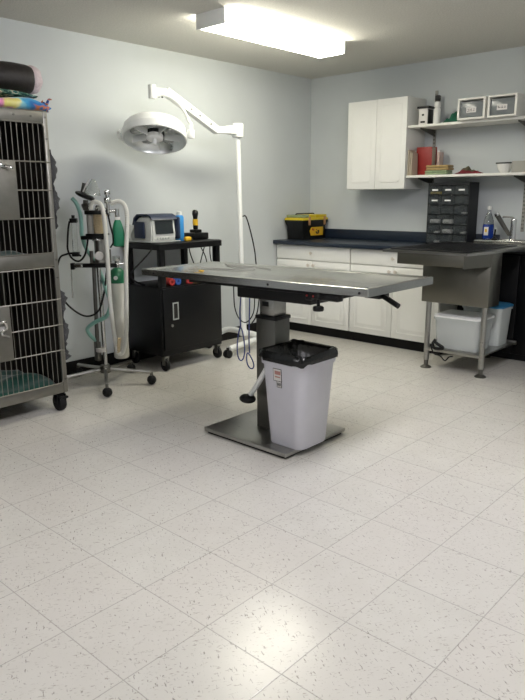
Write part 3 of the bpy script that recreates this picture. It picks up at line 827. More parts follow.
b = MB(); b.cyl((px-.012, py, 1.7325), (px-.012, py, 1.838), .045, seg=28, bev=.008); b.box(px-.045, px+.03, py-.12, py-.0455, 1.75, 1.815, .012)
b.build('bracket', 'white_enamel', t)
b = MB()
def bar(b, p0, p1, w_, h_, bev=.008):
    p0 = Vector(p0); p1 = Vector(p1); d = p1-p0
    yv = d.normalized(); xv = Vector((1, 0, 0)); zv = xv.cross(yv).normalized()
    Xm = Matrix((xv, yv, zv)).transposed().to_4x4(); Xm.translation = (p0+p1)/2
    b.box(-w_/2, w_/2, -d.length/2, d.length/2, -h_/2, h_/2, bev, 2, Xm)
bar(b, (px, py-.115, 1.78), (px, py-.25, 1.772), .05, .052)
bar(b, (px, py-.235, 1.766), (px, py-.735, 2.002), .055, .058)
bar(b, (px, py-.72, 1.997), (px, py-.83, 1.99), .04, .045)
b.build('spring_arm', 'white_enamel', t)
b = MB()
for s_ in (.08, .30, .46): 
    p = Vector((px, py-.235, 1.766)).lerp(Vector((px, py-.735, 2.002)), s_+.1)
    b.cyl((px+.0276, p.y, p.z), (px+.030, p.y, p.z), .007, seg=10)
for yy in (-.77, -.80): b.cyl((px+.01, py+yy, 1.952), (px+.01, py+yy, 1.969), .006, seg=10)
b.build('screw', 'ink', t)
b = MB()   # raised maker's band along the arm
p0 = Vector((px, py-.235, 1.766)); p1 = Vector((px, py-.735, 2.002))
for k in range(11):
    p = p0.lerp(p1, .30+.026*k); b.box(px+.0277, px+.0285, p.y-.003, p.y+.002, p.z-.005, p.z+(.006 if k in (0, 3, 7) else .003))
b.build('arm_lettering', 'monitor_bezel', t)
b = MB(); b.cyl((px, py-.85, 1.94), (px, py-.85, 2.03), .027, seg=24, bev=.005); b.build('swivel', 'white_enamel', t)
# head : tilted drum
hc = Vector((px+.03, -2.29, 1.662))
tilt = 22
ax = Vector((-.66, .75, 0)).normalized()     # away from the room, towards the wall corner
up = (Vector((0, 0, 1))*math.cos(math.radians(tilt))+ax*math.sin(math.radians(tilt))).normalized()
side = Vector((.738, .674, 0)); side = (side-up*side.dot(up)).normalized()
fr = up.cross(side)
HX = Matrix((side, fr, up)).transposed().to_4x4(); HX.translation = hc
RL = .224
b = MB(); b.lathe([(RL-.004, 0), (RL, .003), (RL, .05), (RL-.004, .054), (RL-.006, .058), (RL-.010, .086), (RL-.024, .104), (RL-.08, .118), (.06, .126), (0, .127),
                   (0, .122), (.06, .121), (RL-.082, .113), (RL-.028, .1), (RL-.016, .083), (RL-.010, .05), (RL-.008, 0), (RL-.004, 0)], (0, 0, 0), HX, 48)
head = b.build('lamp_head', 'white_enamel', t)
b = MB(); b.lathe([(RL-.011, .004), (RL-.02, .035), (RL-.06, .07), (RL-.11, .092), (.06, .1), (0, .101), (0, .104), (.06, .103), (RL-.108, .095), (RL-.055, .073), (RL-.016, .037), (RL-.0095, .006), (RL-.011, .004)], (0, 0, 0), HX, 40)
b.build('reflector', 'reflector', head)
b = MB()
for k in range(5):
    a = 2*PI*k/5+.27
    Y = HX @ Matrix.Rotation(a, 4, 'Z')
    b.box(RL*.30, RL*.80, -.002, .002, .012, .06, 0, 1, Y)
b.build('divider', 'white_enamel', head)
for k in range(5):
    a = 2*PI*k/5+.9
    c = HX @ Vector((.13*math.cos(a), .13*math.sin(a), .05))
    MB().sphere(c, .042, (1, 1, .55), 16).build('bulb', 'lens', head)
b = MB(); b.lathe([(0, .062), (.058, .062), (.060, .066), (.060, .098), (0, .099)], (0, 0, 0), HX, 28); b.build('hub', 'monitor_case', head)
b = MB(); b.lathe([(0, .036), (.064, .036), (.066, .04), (.066, .059), (.063, .0615), (0, .0618)], (0, 0, 0), HX, 28); b.build('hub_band', 'black_plastic', head)
b = MB(); b.lathe([(0, .006), (.05, .006), (.058, .012), (.06, .0355), (0, .0358)], (0, 0, 0), HX, 28); b.build('hub_lens', 'content_white', head)
b = MB(); b.cyl(HX @ Vector((0, -0, -.03)), HX @ Vector((0, 0, .0075)), .012, .016, 14); b.build('handle', 'white_enamel', head)
# yoke from the swivel to the rim pivot
rp = HX @ Vector((RL+.028, 0, .045)); lp = HX @ Vector((-RL-.005, -.03, .035))
b = MB()
b.tube([(px, py-.85, 1.95), (px+.03, py-.78, 1.972), (px+.035, py-.70, 1.955), (px+.04, py-.62, 1.90), (px+.045, py-.56, 1.81), (rp.x, rp.y+.004, rp.z+.06), rp], lambda s: .0125, 10)
b.cyl(rp+Vector((0, 0, -.03)), rp+Vector((0, 0, .03)), .024, seg=16, bev=.004)
b.cyl(HX @ Vector((RL+.001, 0, .045)), rp, .014, seg=12)
b.build('yoke', 'white_enamel', t)
b = MB(); b.tube([HX @ Vector((-RL-.001, -.08, .03)), HX @ Vector((-RL-.022, -.04, .03)), HX @ Vector((-RL-.022, .03, .03)), HX @ Vector((-RL-.001, .06, .03))], .011, 8); b.build('side_grip', 'white_enamel', head)

b = MB(); b.tube([(px+.012, py+.018, 1.12), (px+.02, py+.05, 1.115), (px+.03, py+.09, 1.0), (px+.045, py+.12, .85), (px+.055, py+.13, .72), (px+.07, py+.15, .5), (px+.055, py+.13, .3), (px+.02, py+.08, .2)], .0055, 7)
b.build('power_cable', 'black_rubber', t)

# ------------------------------------------------------------------ operating table
TX = Matrix.Translation((1.89, -2.73, .86)) @ Matrix.Rotation(-math.radians(.75), 4, 'Y') @ Matrix.Translation((-1.89, 2.73, -.86))
t = thing('operating_table', (1.91, -2.73, 0), 'stainless steel operating table on a square pedestal in mid-room', 'operating table')
x0, x1, y0, y1 = 1.098, 2.665, -2.965, -2.395
b = MB()
b.loft([rrect(x0, x1, y0, y1, .006, .847), rrect(x0, x1, y0, y1, .006, .8815), rrect(x0+.004, x1-.004, y0+.004, y1-.004, .006, .8835), rrect(x0+.026, x1-.026, y0+.026, y1-.026, .006, .8825),
        rrect(x0+.036, x1-.036, y0+.036, y1-.036, .006, .8775)]); b.rot(TX)
b.build('table_top', 'steel_top', t)
for xx in (1.21, 2.09, 2.62): MB().cyl((xx, y0-.002, .862), (xx, y0+.001, .862), .006, seg=10).rot(TX).build('screw', 'gap_dark', t)
MB().cyl((2.62, y0+.06, .8776), (2.62, y0+.06, .8795), .008, seg=10).rot(TX).build('drain_plug', 'gap_dark', t)
b = MB(); b.box(1.44, 2.30, -2.90, -2.875, .822, .8465, .003); b.box(1.44, 2.30, -2.50, -2.475, .822, .8465, .003); b.rot(TX).build('side_rail', 'black_paint', t)
b = MB(); b.box(1.80, 2.29, -2.885, -2.52, .768, .8465, .006); b.rot(TX).build('tilt_frame', 'black_paint', t)
b = MB(); b.box(2.2905, 2.325, -2.93, -2.90, .805, .846, .005); b.box(2.325, 2.38, -2.935, -2.895, .816, .846, .006); b.mi = 1; b.box(2.38, 2.49, -2.94, -2.895, .813, .845, .008)
b.build('rail_clamp', ['black_plastic', 'black_plastic'], t)
for xx in (2.307, 2.345): MB().sphere((xx, -2.9345, .828), .005).build('indicator_dot', 'led_red', t)
b = MB(); b.cyl((2.372, -2.93, .775), (2.372, -2.93, .8155), .008); b.lathe([(0, -.006), (.024, -.006), (.026, 0), (.026, .01), (.022, .016), (0, .016)], (2.372, -2.93, .768), seg=10); b.build('clamp_knob', 'black_plastic', t)
b = MB(); b.box(2.475, 2.565, -2.715, -2.63, .808, .8465, .006); b.tube([(2.535, -2.68, .826), (2.575, -2.69, .818), (2.625, -2.70, .80), (2.66, -2.705, .786)], lambda s: .013, 10); b.tube([(2.38, -2.68, .832), (2.48, -2.68, .83)], .006, 8, 0)
b.build('tilt_lever', 'black_plastic', t)
cxm, cym = 1.915, -2.73
b = MB(); b.box(cxm-.067, cxm+.067, cym-.0605, cym+.0605, .036, .645, .004); b.build('column', 'steel_dull', t)
b = MB(); b.box(cxm-.071, cxm+.071, cym-.0645, cym+.0645, .6455, .665, .003); b.build('column_collar', 'black_plastic', t)
b = MB(); b.box(cxm-.05, cxm+.05, cym-.05, cym+.05, .6655, .7645, .003); b.build('inner_column', 'steel', t)
b = MB(); b.box(cxm-.03, cxm+.015, cym-.0525, cym-.0502, .715, .74, .001); b.build('slot_cover', 'black_plastic', t)
b = MB(); b.box(1.635, 2.228, -2.992, -2.485, .014, .0355, .004); b.mi = 1; b.box(1.65, 2.213, -2.977, -2.50, 0, .0139)
b.build('base_plate', ['steel', 'black_rubber'], t)
b = MB(); b.box(1.925, 1.965, cym-.0795, cym-.061, .30, .40, .004); b.build('pump_mount', 'black_plastic', t)
b = MB(); b.tube([(1.95, cym-.092, .39), (1.905, cym-.105, .31), (1.862, cym-.125, .235)], .015, 8, 4); b.build('pedal_arm', 'white_enamel', t)
b = MB(); b.sphere((1.845, cym-.13, .212), .05, (1, .8, .5), 18); b.build('foot_pad', 'black_rubber', t)

# things lying on / hanging from the table
ZTT = .8785
def tz(x): return ZTT+(x-1.89)*math.tan(math.radians(.75))
b = MB()
pts = [(1.36, -2.52), (1.42, -2.56), (1.52, -2.58), (1.60, -2.56), (1.66, -2.60), (1.62, -2.68), (1.52, -2.70), (1.40, -2.72), (1.30, -2.78)]
b.tube([(x, y, tz(x)+.0045) for x, y in pts], .0035, 7)
pts = [(1.30, -2.48), (1.38, -2.50), (1.50, -2.50), (1.62, -2.52), (1.75, -2.56)]
b.tube([(x, y, tz(x)+.004) for x, y in pts], .003, 7)
tag(b.build('tie_cord', 'rope_pale'), 'pale tie cord lying loosely on the left end of the operating table', 'cord')
t = thing('strap_clip', (1.53, -2.9, tz(1.53)), 'small yellow clip on the left part of the operating table', 'clip')
b = MB(); b.box(1.52, 1.54, -2.93, -2.875, tz(1.53)+.0008, tz(1.53)+.006, .002); b.build('strap', 'tan_cloth', t)
b = MB(); b.box(1.516, 1.544, -2.895, -2.875, tz(1.53)+.0065, tz(1.53)+.014, .003); b.build('buckle', 'yellow', t)

def leash(px_, py_, z1, z0, loop, w_, label, lean=0):
    b = MB(); r_ = .0042
    b.tube([(px_, py_, z1), (px_+.006, py_, z1-.12), (px_-.004, py_, z0+loop+.1), (px_, py_, z0+loop)], r_, 6)
    d = Vector((.74, .67, 0))
    c = Vector((px_, py_, z0+loop/2)); ring = []
    for k in range(14):
        a = 2*PI*k/14+PI/2
        ring.append(c+d*(w_*math.cos(a)*(.6+.4*(1-math.sin(a))/2*1.6)+lean*(-math.sin(a)))+Vector((0, 0, loop/2*math.sin(a))))
    b.tube(ring, r_, 6, 4, closed=True)
    return tag(b.build('leash', 'rope_blue'), label, 'leash', 'blue rope leashes hanging from the operating table')
leash(1.403, -2.455, .815, .275, .21, .024, 'blue rope leash with long narrow loop, nearer the cart')
leash(1.478, -2.455, .815, .235, .10, .02, 'blue rope leash with small round loop, nearer the table column', .012)
b = MB(); b.tube([(1.315, -2.425, .836), (1.318, -2.425, .70), (1.325, -2.425, .60), (1.36, -2.425, .535), (1.41, -2.425, .515), (1.455, -2.425, .54), (1.49, -2.425, .60), (1.495, -2.425, .70), (1.48, -2.425, .837)], .0035, 6)
tag(b.build('cable', 'black_rubber'), 'thin dark cord drooping in a U under the operating table', 'cable')

# ------------------------------------------------------------------ waste bin
bx0, bx1, by0, by1, bz, bh = 2.01, 2.30, -2.955, -2.655, .0362, .475
t = thing('waste_bin', ((bx0+bx1)/2, (by0+by1)/2, bz), 'pale grey plastic waste bin standing on the table base', 'bin')
b = MB(); d = .036
lo = [rrect(bx0+d, bx1-d, by0+d, by1-d, .045, bz), rrect(bx0+d-.004, bx1-d+.004, by0+d-.004, by1-d+.004, .05, bz+.008), rrect(bx0+.004, bx1-.004, by0+.004, by1-.004, .06, bz+bh-.05), rrect(bx0-.004, bx1+.004, by0-.004, by1+.004, .062, bz+bh-.048), rrect(bx0-.006, bx1+.006, by0-.006, by1+.006, .062, bz+bh)]
li = [rrect(bx0-.002, bx1+.002, by0-.002, by1+.002, .06, bz+bh), rrect(bx0+.007, bx1-.007, by0+.007, by1-.007, .058, bz+bh-.05), rrect(bx0+d+.004, bx1-d-.004, by0+d+.004, by1-d-.004, .04, bz+.012)]
b.loft(lo+li); b.build('body', 'bin_plastic', t)
# label sticker on the front (-y) face
f = .80
def yface(z): 
    s_ = (z-bz)/(bh-.05); return by0+d+(.004-d)*s_
l = MB()
zt, zb = bz+bh-.062, bz+bh-.148
xl0, xl1 = bx0+.10, bx0+.155
def quad(a, bb, c, dd, off, mi):
    l.mi = mi
    l.loft([[(a, yface(c)-off, c), (bb, yface(c)-off, c), (bb, yface(dd)-off, dd), (a, yface(dd)-off, dd)],
            [(a, yface(c)-off-.0008, c), (bb, yface(c)-off-.0008, c), (bb, yface(dd)-off-.0008, dd), (a, yface(dd)-off-.0008, dd)]])
quad(xl0, xl1, zb+.02, zt, .001, 2); quad(xl0+.003, xl1-.003, zb+.023, zt-.003, .002, 0); quad(xl0+.012, xl1-.006, zb+.055, zt-.012, .003, 1); quad(xl0+.012, xl1-.01, zb+.04, zb+.046, .003, 1)
quad(xl0+.02, xl1-.002, zb-.012, zb+.0195, .001, 2); quad(xl0+.023, xl1-.005, zb-.009, zb+.0195, .002, 0)
for k in range(4): quad(xl0+.026+.006*k, xl0+.029+.006*k, zb-.002, zb+.014, .003, 2)
l.build('label_sticker', ['label_white', 'label_red', 'ink'], t)
# liner
def ring(x0, x1, y0, y1, r_, z, wob, seed, zj=0):
    rnd = random.Random(seed); L = rrect(x0, x1, y0, y1, r_, z, 9); n = len(L); out = []
    ph = [rnd.uniform(0, 6.28) for _ in range(4)]
    cx, cy = (x0+x1)/2, (y0+y1)/2
    for i, (x, y, zz) in enumerate(L):
        a = 2*PI*i/n
        w_ = wob*(math.sin(7*a+ph[0])+.7*math.sin(13*a+ph[1])+.5*math.sin(19*a+ph[2]))
        dx, dy = x-cx, y-cy; dl = math.hypot(dx, dy)
        out.append((x+dx/dl*w_, y+dy/dl*w_, zz+zj*(math.sin(3*a+ph[3])+.6*math.sin(8*a+ph[1]))))
    return out
b = MB()
zt = bz+bh
loops = [ring(bx0-.014, bx1+.014, by0-.014, by1+.014, .07, zt-.026, .003, 1, .007), ring(bx0-.016, bx1+.016, by0-.016, by1+.016, .07, zt-.012, .003, 2, .003),
         ring(bx0-.013, bx1+.013, by0-.013, by1+.013, .07, zt+.012, .0025, 3, .003), ring(bx0-.006, bx1+.006, by0-.006, by1+.006, .066, zt+.02, .002, 4, .005),
         ring(bx0+.012, bx1-.012, by0+.012, by1-.012, .06, zt+.005, .002, 5, .003), ring(bx0+.03, bx1-.03, by0+.03, by1-.03, .05, zt-.08, .005, 6, .004),
         ring(bx0+.045, bx1-.045, by0+.045, by1-.045, .05, zt-.22, .006, 7, .008)]
b.loft(loops, cap0=False, cap1=True)
tag(b.build('bin_liner', 'black_bag', angle=70), 'black plastic bag lining the pale grey waste bin', 'bin liner')

# ------------------------------------------------------------------ kennel bank
kx, ky1, ky0, kz0, kz1 = .70, -3.262, -4.215, .125, 1.745
t = thing('kennel', (.36, (ky0+ky1)/2, 0), 'stainless double-decker animal kennel on casters by the left wall', 'kennel')
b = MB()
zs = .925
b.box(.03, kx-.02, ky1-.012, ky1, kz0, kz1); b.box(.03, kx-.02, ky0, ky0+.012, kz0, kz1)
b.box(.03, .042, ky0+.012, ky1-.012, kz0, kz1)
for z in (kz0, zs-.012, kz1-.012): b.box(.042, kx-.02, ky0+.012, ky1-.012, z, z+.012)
b.build('shell', ['cage_steel_shaded'], t)
b = MB()
b.box(.03, kx, ky0-.0005, ky1+.0005, kz1+.0003, kz1+.004, .001)
b.build('top_sheet', 'cage_steel', t)
b = MB()  # face frame
b.box(kx-.0195, kx, ky1-.028, ky1+.001, kz0-.01, kz1, .004); b.box(kx-.0195, kx, ky0-.001, ky0+.028, kz0-.01, kz1, .004)
b.box(kx-.0195, kx, ky0+.028, ky1-.028, kz1-.058, kz1, .004); b.box(kx-.0195, kx, ky0+.028, ky1-.028, kz0-.01, kz0+.05, .004)
b.box(kx-.0195, kx, ky0+.028, ky1-.028, .888, .962, .004)
b.build('face_frame', 'cage_steel', t)
b = MB()
for z in (kz1-.03, 1.60, .925, .82, .20):
    b.cyl((kx, ky1-.014, z), (kx+.003, ky1-.014, z), .006, seg=10)
for yy in (ky1-.10, ky1-.20, ky1-.32): b.cyl((kx, yy, kz1-.028), (kx+.003, yy, kz1-.028), .006, seg=10)
b.build('rivet', 'steel_dull', t)
def kennel_door(z0, z1, rows, pz0, pz1, lz):
    ya, yb = ky0+.03, ky1-.03
    d = MB(); r_ = .0045
    xx = kx+.004
    d.tube([(xx, p_[0], p_[1]) for p_ in rrect(ya, yb, z0, z1, .02, 0, 4)], r_, 8, 0, closed=True)
    d = d.build('cage_door', 'bar_wire', t)
    n = 28
    v = MB()
    for k in range(1, n):
        y = ya+(yb-ya)*k/n
        v.cyl((xx-.003, y, z0), (xx-.003, y, z1), .0024, seg=7)
    v.build('vertical_bar', 'bar_wire', d)
    h = MB()
    for z in rows: h.cyl((xx+.004, ya, z), (xx+.004, yb+.022, z), .0042, seg=8)
    h.build('cross_bar', 'bar_wire', d)
    p = MB(); p.box(xx+.009, xx+.013, -3.90, ky1-.222 if pz0 > .9 else ky1-.333, pz0, pz1, .001)
    p.build('door_plate', 'cage_steel', d)
    return d
d1 = kennel_door(.966, 1.683, (1.475, 1.32, 1.165), 1.165, 1.475, 1.45)
l = MB(); l.box(kx+.0175, kx+.028, -3.60, -3.535, 1.435, 1.46, .006); l.tube([(kx+.03, -3.55, 1.447), (kx+.045, -3.53, 1.44), (kx+.045, -3.52, 1.43)], .006, 8); l.build('latch', 'chrome', d1)
d2 = kennel_door(.178, .882, (.692, .539, .384), .384, .692, .6)
l = MB(); l.tube([(kx+.0245, -3.68, .60), (kx+.032, -3.64, .61), (kx+.03, -3.63, .57), (kx+.033, -3.66, .545), (kx+.03, -3.62, .52)], .009, 8); l.cyl((kx+.0175, -3.65, .565), (kx+.03, -3.65, .565), .02, seg=14); l.build('latch', 'chrome', d2)
# ragged fleece padding along the right side
for z0, z1, sd in ((1.10, 1.545, 3), (.315, .74, 8)):
    rnd = random.Random(sd); P = []; n = 26
    b = MB(); loops = []
    for k in range(n+1):
        z = z0+(z1-z0)*k/n
        o = .028+.013*math.sin(k*.55+sd)+.009*rnd.uniform(-1, 1)
        if k in (0, n): o = .006
        y = ky1+.0012
        loops.append([(kx-.11, y, z), (kx-.004, y, z), (kx+.002, y+o*.55, z), (kx-.008, y+o, z), (kx-.1, y+o, z)])
    b.loft(loops); b.build('side_padding', 'fleece_grey', t, angle=60)
for x in (.10, kx-.045):
    for y in (ky0+.06, ky1-.045):
        f = MB(); f.box(x-.03, x+.03, y-.03, y+.03, .107, .1145, .002)
        f.box(x-.005, x+.04, y-.032, y-.024, .05, .106, .003); f.box(x-.005, x+.04, y+.024, y+.032, .05, .106, .003); f.box(x+.04, x+.062, y-.02, y+.035, .08, .094, .004)
        f = f.build('caster', 'black_plastic', t)
        w2 = MB(); w2.cyl((x+.012, y-.0225, .0525), (x+.012, y+.0225, .0525), .0523, seg=26, bev=.01); w2.build('wheel', 'black_rubber', f)
cloth_heap('blanket', .16, .655, -4.1, ky1-.04, zs+.0008, .06, 'green_blanket', 'green blanket on the floor of the upper kennel compartment', 'blanket', seed=21, pw=.22)
cloth_heap('blanket', .10, .655, -4.1, ky1-.03, kz0+.0128, .085, 'green_blanket', 'green blanket on the floor of the lower kennel compartment', 'blanket', seed=22, pw=.2)
# bedding on the roof
def bedding(name, x0, x1, y0, y1, z0, h, m, label, seed, fringe=False):
    rnd = random.Random(seed); b = MB(); n = 40; loops = []
    ph = [rnd.uniform(0, 6.28) for _ in range(5)]
    for k in range(n+1):
        v = k/n; y = y0+(y1-y0)*v
        hh = h*(.85+.10*math.sin(7*v+ph[0])+.08*math.sin(15*v+ph[1]))*(1 if v < .9 else 1-.55*((v-.9)/.1)**1.5)
        loop = []
        q = 24
        for i in range(q):
            a = 2*PI*i/q
            ex = 4.5
            ca, sa = math.cos(a), math.sin(a)
            rx = (x1-x0)/2*(1+.02*math.sin(9*v+ph[2])); rz = hh/2
            xx = (x0+x1)/2+rx*math.copysign(abs(ca)**(2/ex), ca)
            zz = z0+rz+rz*math.copysign(abs(sa)**(2/3.0), sa)*(1+(.07*math.sin(12*a+9*v+ph[3]) if sa > 0 else 0))
            loop.append((xx, y+.012*math.sin(6*a+ph[4])*v, max(z0, zz)))
        loops.append(loop)
    b.loft(loops)
    if fringe:
        for k in range(4):
            x = x1-.02-.05*k; zz = z0+h*.55
            b.tube([(x, y1-.01, zz), (x+rnd.uniform(-.01, .01), y1+.006, zz+rnd.uniform(.0, .03)), (x+rnd.uniform(-.02, .02), y1+.016, zz+rnd.uniform(-.01, .04))], lambda s: .009*(1-.6*s), 7)
    return tag(b.build(name, m, angle=70), label, 'blanket')
bedding('blanket', .22, .68, -4.15, -3.225, kz1+.0045, .075, 'tie_dye', 'tie-dye fleece blanket in blue, yellow and pink on the kennel roof', 4, True)
bedding('blanket', .26, .62, -4.15, -3.27, kz1+.084, .032, 'leaf', 'green patterned blanket pressed under the rolled black bag', 9)
t = thing('rolled_bag', (.46, -3.7, kz1+.118), 'rolled black sleeping bag on top of the blankets on the kennel', 'sleeping bag')
zc = kz1+.118+.084
b = MB(); loops = []
n = 44
for k in range(n+1):
    v = k/n; y = -4.2+(.975)*v
    r_ = .084*(1+.012*math.sin(16*v)-.04*math.exp(-((v-.75)/.025)**2)-.035*math.exp(-((v-.35)/.025)**2))
    if k == n: r_ *= .93
    loops.append([(.46+r_*math.cos(2*PI*i/28)*(1+.02*math.sin(3*2*PI*i/28+5*v)+.014*math.sin(5*2*PI*i/28+17*v)), y, zc-.003+r_*.97*math.sin(2*PI*i/28)*(1+.016*math.sin(29*v+2*math.sin(2*2*PI*i/28)))) for i in range(28)])
b.loft(loops); b.build('roll', 'bag_black', t)
b = MB(); loops = []
for k, (dy, rr) in enumerate(((.0012, .074), (.014, .079), (.035, .076), (.055, .064), (.066, .045), (.07, .02))):
    loops.append([(.46+rr*math.cos(2*PI*i/24), -3.225+dy+.003*math.sin(5*i), zc+rr*math.sin(2*PI*i/24)) for i in range(24)])
b.loft(loops); b.build('fleece_lining', 'fleece_pink', t)

# ------------------------------------------------------------------ anaesthesia machine
hub = Vector((.39, -2.78, 0)); A = Vector((.7385, .6742, 0)); D = Vector((.6753, -.7376, 0))   # along the machine's bar, and its front
def q(a, z, d=0): return hub+A*a+D*d+Vector((0, 0, z))
t = thing('anesthesia_machine', (.39, -2.78, 0), 'anesthesia machine on five-caster stand with hoses and green breathing bag', 'anesthesia machine')
for ang in (-33, 39, 111, 183, 255):
    a = math.radians(ang); e = hub+Vector((math.cos(a), math.sin(a), 0))*(.325 if ang != 183 else .32)
    l = MB(); l.tube([hub+Vector((.02*math.cos(a), .02*math.sin(a), .112)), hub+(e-hub)*.5+Vector((0, 0, .1)), Vector((e.x, e.y, .088))], .0125, 8, 3)
    l = l.build('base_leg', 'steel', t)
    c = MB(); c.cyl((e.x, e.y, .055), (e.x, e.y, .0875), .011, seg=12); c.build('caster_stem', 'steel_dull', l)
    w2 = MB(); w2.sphere((e.x, e.y, .0335), .033, (1, 1, 1), 18); w2.build('caster_ball', 'black_rubber', l)
b = MB(); b.lathe([(0, .085), (.035, .085), (.04, .095), (.04, .125), (.03, .14), (0, .141)], hub); b.build('hub', 'steel_dull', t)
b = MB(); b.cyl(q(.004, .1415), q(-.006, 1.10), .0145, seg=18); b.build('pole', 'chrome', t)
b = MB(); b.box(-.02, .02, -.016, .016, .0, .135, .003, 2, Matrix.Translation(q(-.045, .17, .0))); b.cyl(q(-.044, .3055), q(-.034, .86), .013, seg=14); b.build('rear_tube', 'steel_dull', t)
b = MB(); b.cyl(q(-.02, .235), q(-.02, .262), .036, seg=20); b.build('pole_clamp', 'label_white', t)
b = MB()
p = q(-.02, .83)
def obox(b, a0, a1, z0, z1, d0, d1, bev=.004):
    X = Matrix((A, D, Vector((0, 0, 1)))).transposed().to_4x4(); X.translation = hub
    b.box(a0, a1, d0, d1, z0, z1, bev, 2, X)
obox(b, -.155, .125, .818, .846, -.005, .022); obox(b, -.185, -.16, .805, .85, -.01, .03); b.build('cross_bar', 'black_plastic', t)
b = MB(); obox(b, -.159, -.10, .822, .842, .0225, .034); b.cyl(q(.125, .84, .01), q(.19, .845, .01), .01, seg=12); b.build('bar_fitting', 'chrome', t)
b = MB(); b.cyl(q(-.185, .804, .01), q(-.19, .61, .01), .0045, seg=8); b.build('hanging_rod', 'chrome', t)
# flowmeter
b = MB(); b.cyl(q(-.145, .925, .02), q(-.14, 1.115, .02), .019, seg=16); b.build('flowmeter_tube', 'clear_plastic', t)
b = MB(); obox(b, -.165, -.12, .895, .9245, .0, .045); obox(b, -.165, -.12, 1.1155, 1.145, .0, .045); b.cyl(q(-.145, 1.1455, .02), q(-.145, 1.165, .02), .011, seg=12); b.build('flowmeter_block', 'black_plastic', t)
# manifold arm, canister, vaporizer
b = MB(); obox(b, -.10, .05, 1.005, 1.03, -.03, .04); obox(b, -.062, .075, 1.0305, 1.045, -.045, .055); b.build('lower_plate', 'black_plastic', t)
b = MB(); obox(b, -.02, .035, .998, 1.012, .0405, .055); b.build('release_lever', 'chrome', t)
b = MB(); b.cyl(q(.028, 1.0455, .005), q(.028, 1.168, .005), .045, seg=28); b.build('absorber_canister', 'granule', t)
b = MB(); obox(b, -.062, .075, 1.1685, 1.195, -.045, .05); b.box(-.001, .001, -.001, .001, 0, .001, 0, 1, Matrix.Translation(q(-.05, 1.18, 0))); b.build('upper_plate', 'black_plastic', t)
b = MB(); b.lathe([(0, 0), (.028, 0), (.03, .006), (.026, .025), (.018, .032), (0, .033)], q(.03, 1.1955, .02)); b.build('dome_valve', 'chrome', t)
b = MB(); b.cyl(q(-.038, 1.0455, .015), q(-.038, 1.168, .015), .02, seg=16); b.build('inner_hose', 'grey_card', t)
b = MB(); b.cyl(q(-.062, 1.1955, 0), q(-.06, 1.262, 0), .02, .017, 16); b.cyl(q(-.08, 1.215, .0), q(-.04, 1.23, .0), .024, seg=14); b.build('inlet_stem', 'steel_dull', t)
tl = Matrix.Translation(q(-.062, 1.292, 0)) @ Matrix.Rotation(math.radians(-26), 4, D)  # tilted disc
tl = Matrix.Translation(q(-.062, 1.288, 0)) @ Matrix.Rotation(math.radians(-24), 4, D)
b = MB(); b.lathe([(0, -.012), (.055, -.012), (.066, -.006), (.066, .006), (.05, .014), (0, .015)], (0, 0, 0), tl, 24); b.build('pressure_dial', 'black_plastic', t)
b = MB(); b.cyl(q(-.075, 1.304, .0), q(-.06, 1.37, .0), .017, .014, 14); b.build('dial_valve', 'steel_dull', t)
b = MB(); b.lathe([(.05, 0), (.052, .003), (.042, .04), (.02, .085), (.012, .1), (.010, .1), (.018, .084), (.04, .04), (.05, 0)], (0, 0, 0), Matrix.Translation(q(-.005, 1.295, .03)) @ Matrix.Rotation(math.radians(-8), 4, D), 20)
b.build('clear_mask', 'clear_plastic', t)
b = MB(); b.cyl(q(-.066, 1.315, .03), q(-.022, 1.395, .03), .004, seg=8); b.build('mask_rod', 'mug_white', t)
b = MB()
b.cyl(q(.02, .855, 0), q(.02, 1.0045, 0), .042, seg=22); b.build('vaporizer_body', 'steel', t)
b = MB(); obox(b, -.05, .085, .8465, .8545, -.03, .04); b.cyl(q(.075, .855, .02), q(.075, .94, .02), .017, seg=14); b.cyl(q(-.04, .855, .02), q(-.04, .93, .02), .012, seg=12); b.build('vaporizer_base', 'steel_dull', t)
b = MB(); b.cyl(q(.02, .90, .0423), q(.02, .90, .07), .028, seg=20, bev=.003); b.build('vaporizer_dial', 'label_white', t)
# pop-off valve and bag arm
b = MB(); b.cyl(q(.085, 1.16, 0), q(.085, 1.30, 0), .012, seg=12); b.cyl(q(.085, 1.24, 0), q(.085, 1.275, 0), .024, seg=16, bev=.003); b.cyl(q(.085, 1.295, 0), q(.085, 1.325, 0), .02, seg=14, bev=.003); b.cyl(q(.085, 1.19, 0), q(.145, 1.19, 0), .012, seg=12); b.cyl(q(.143, 1.15, 0), q(.143, 1.205, 0), .015, seg=12)
b.cyl(q(.0, 1.205, -.01), q(.085, 1.20, -.01), .011, seg=10); b.build('relief_valve', 'chrome', t)
b = MB(); lo = []
for z, rx, ry in ((1.155, .013, .013), (1.135, .016, .014), (1.115, .026, .018), (1.075, .037, .024), (1.03, .043, .027), (.985, .042, .026), (.962, .038, .02), (.955, .026, .01)):
    lo.append([q(.143+rx*math.cos(2*PI*i/20), z, ry*math.sin(2*PI*i/20)*(1+.15*math.cos(6*PI*i/20))) for i in range(20)])
b.loft(lo); b.build('breathing_bag', 'green_rubber', t)
b = MB(); b.cyl(q(.143, 1.132, 0), q(.143, 1.152, 0), .0185, seg=16); b.build('bag_collar', 'mug_white', t)
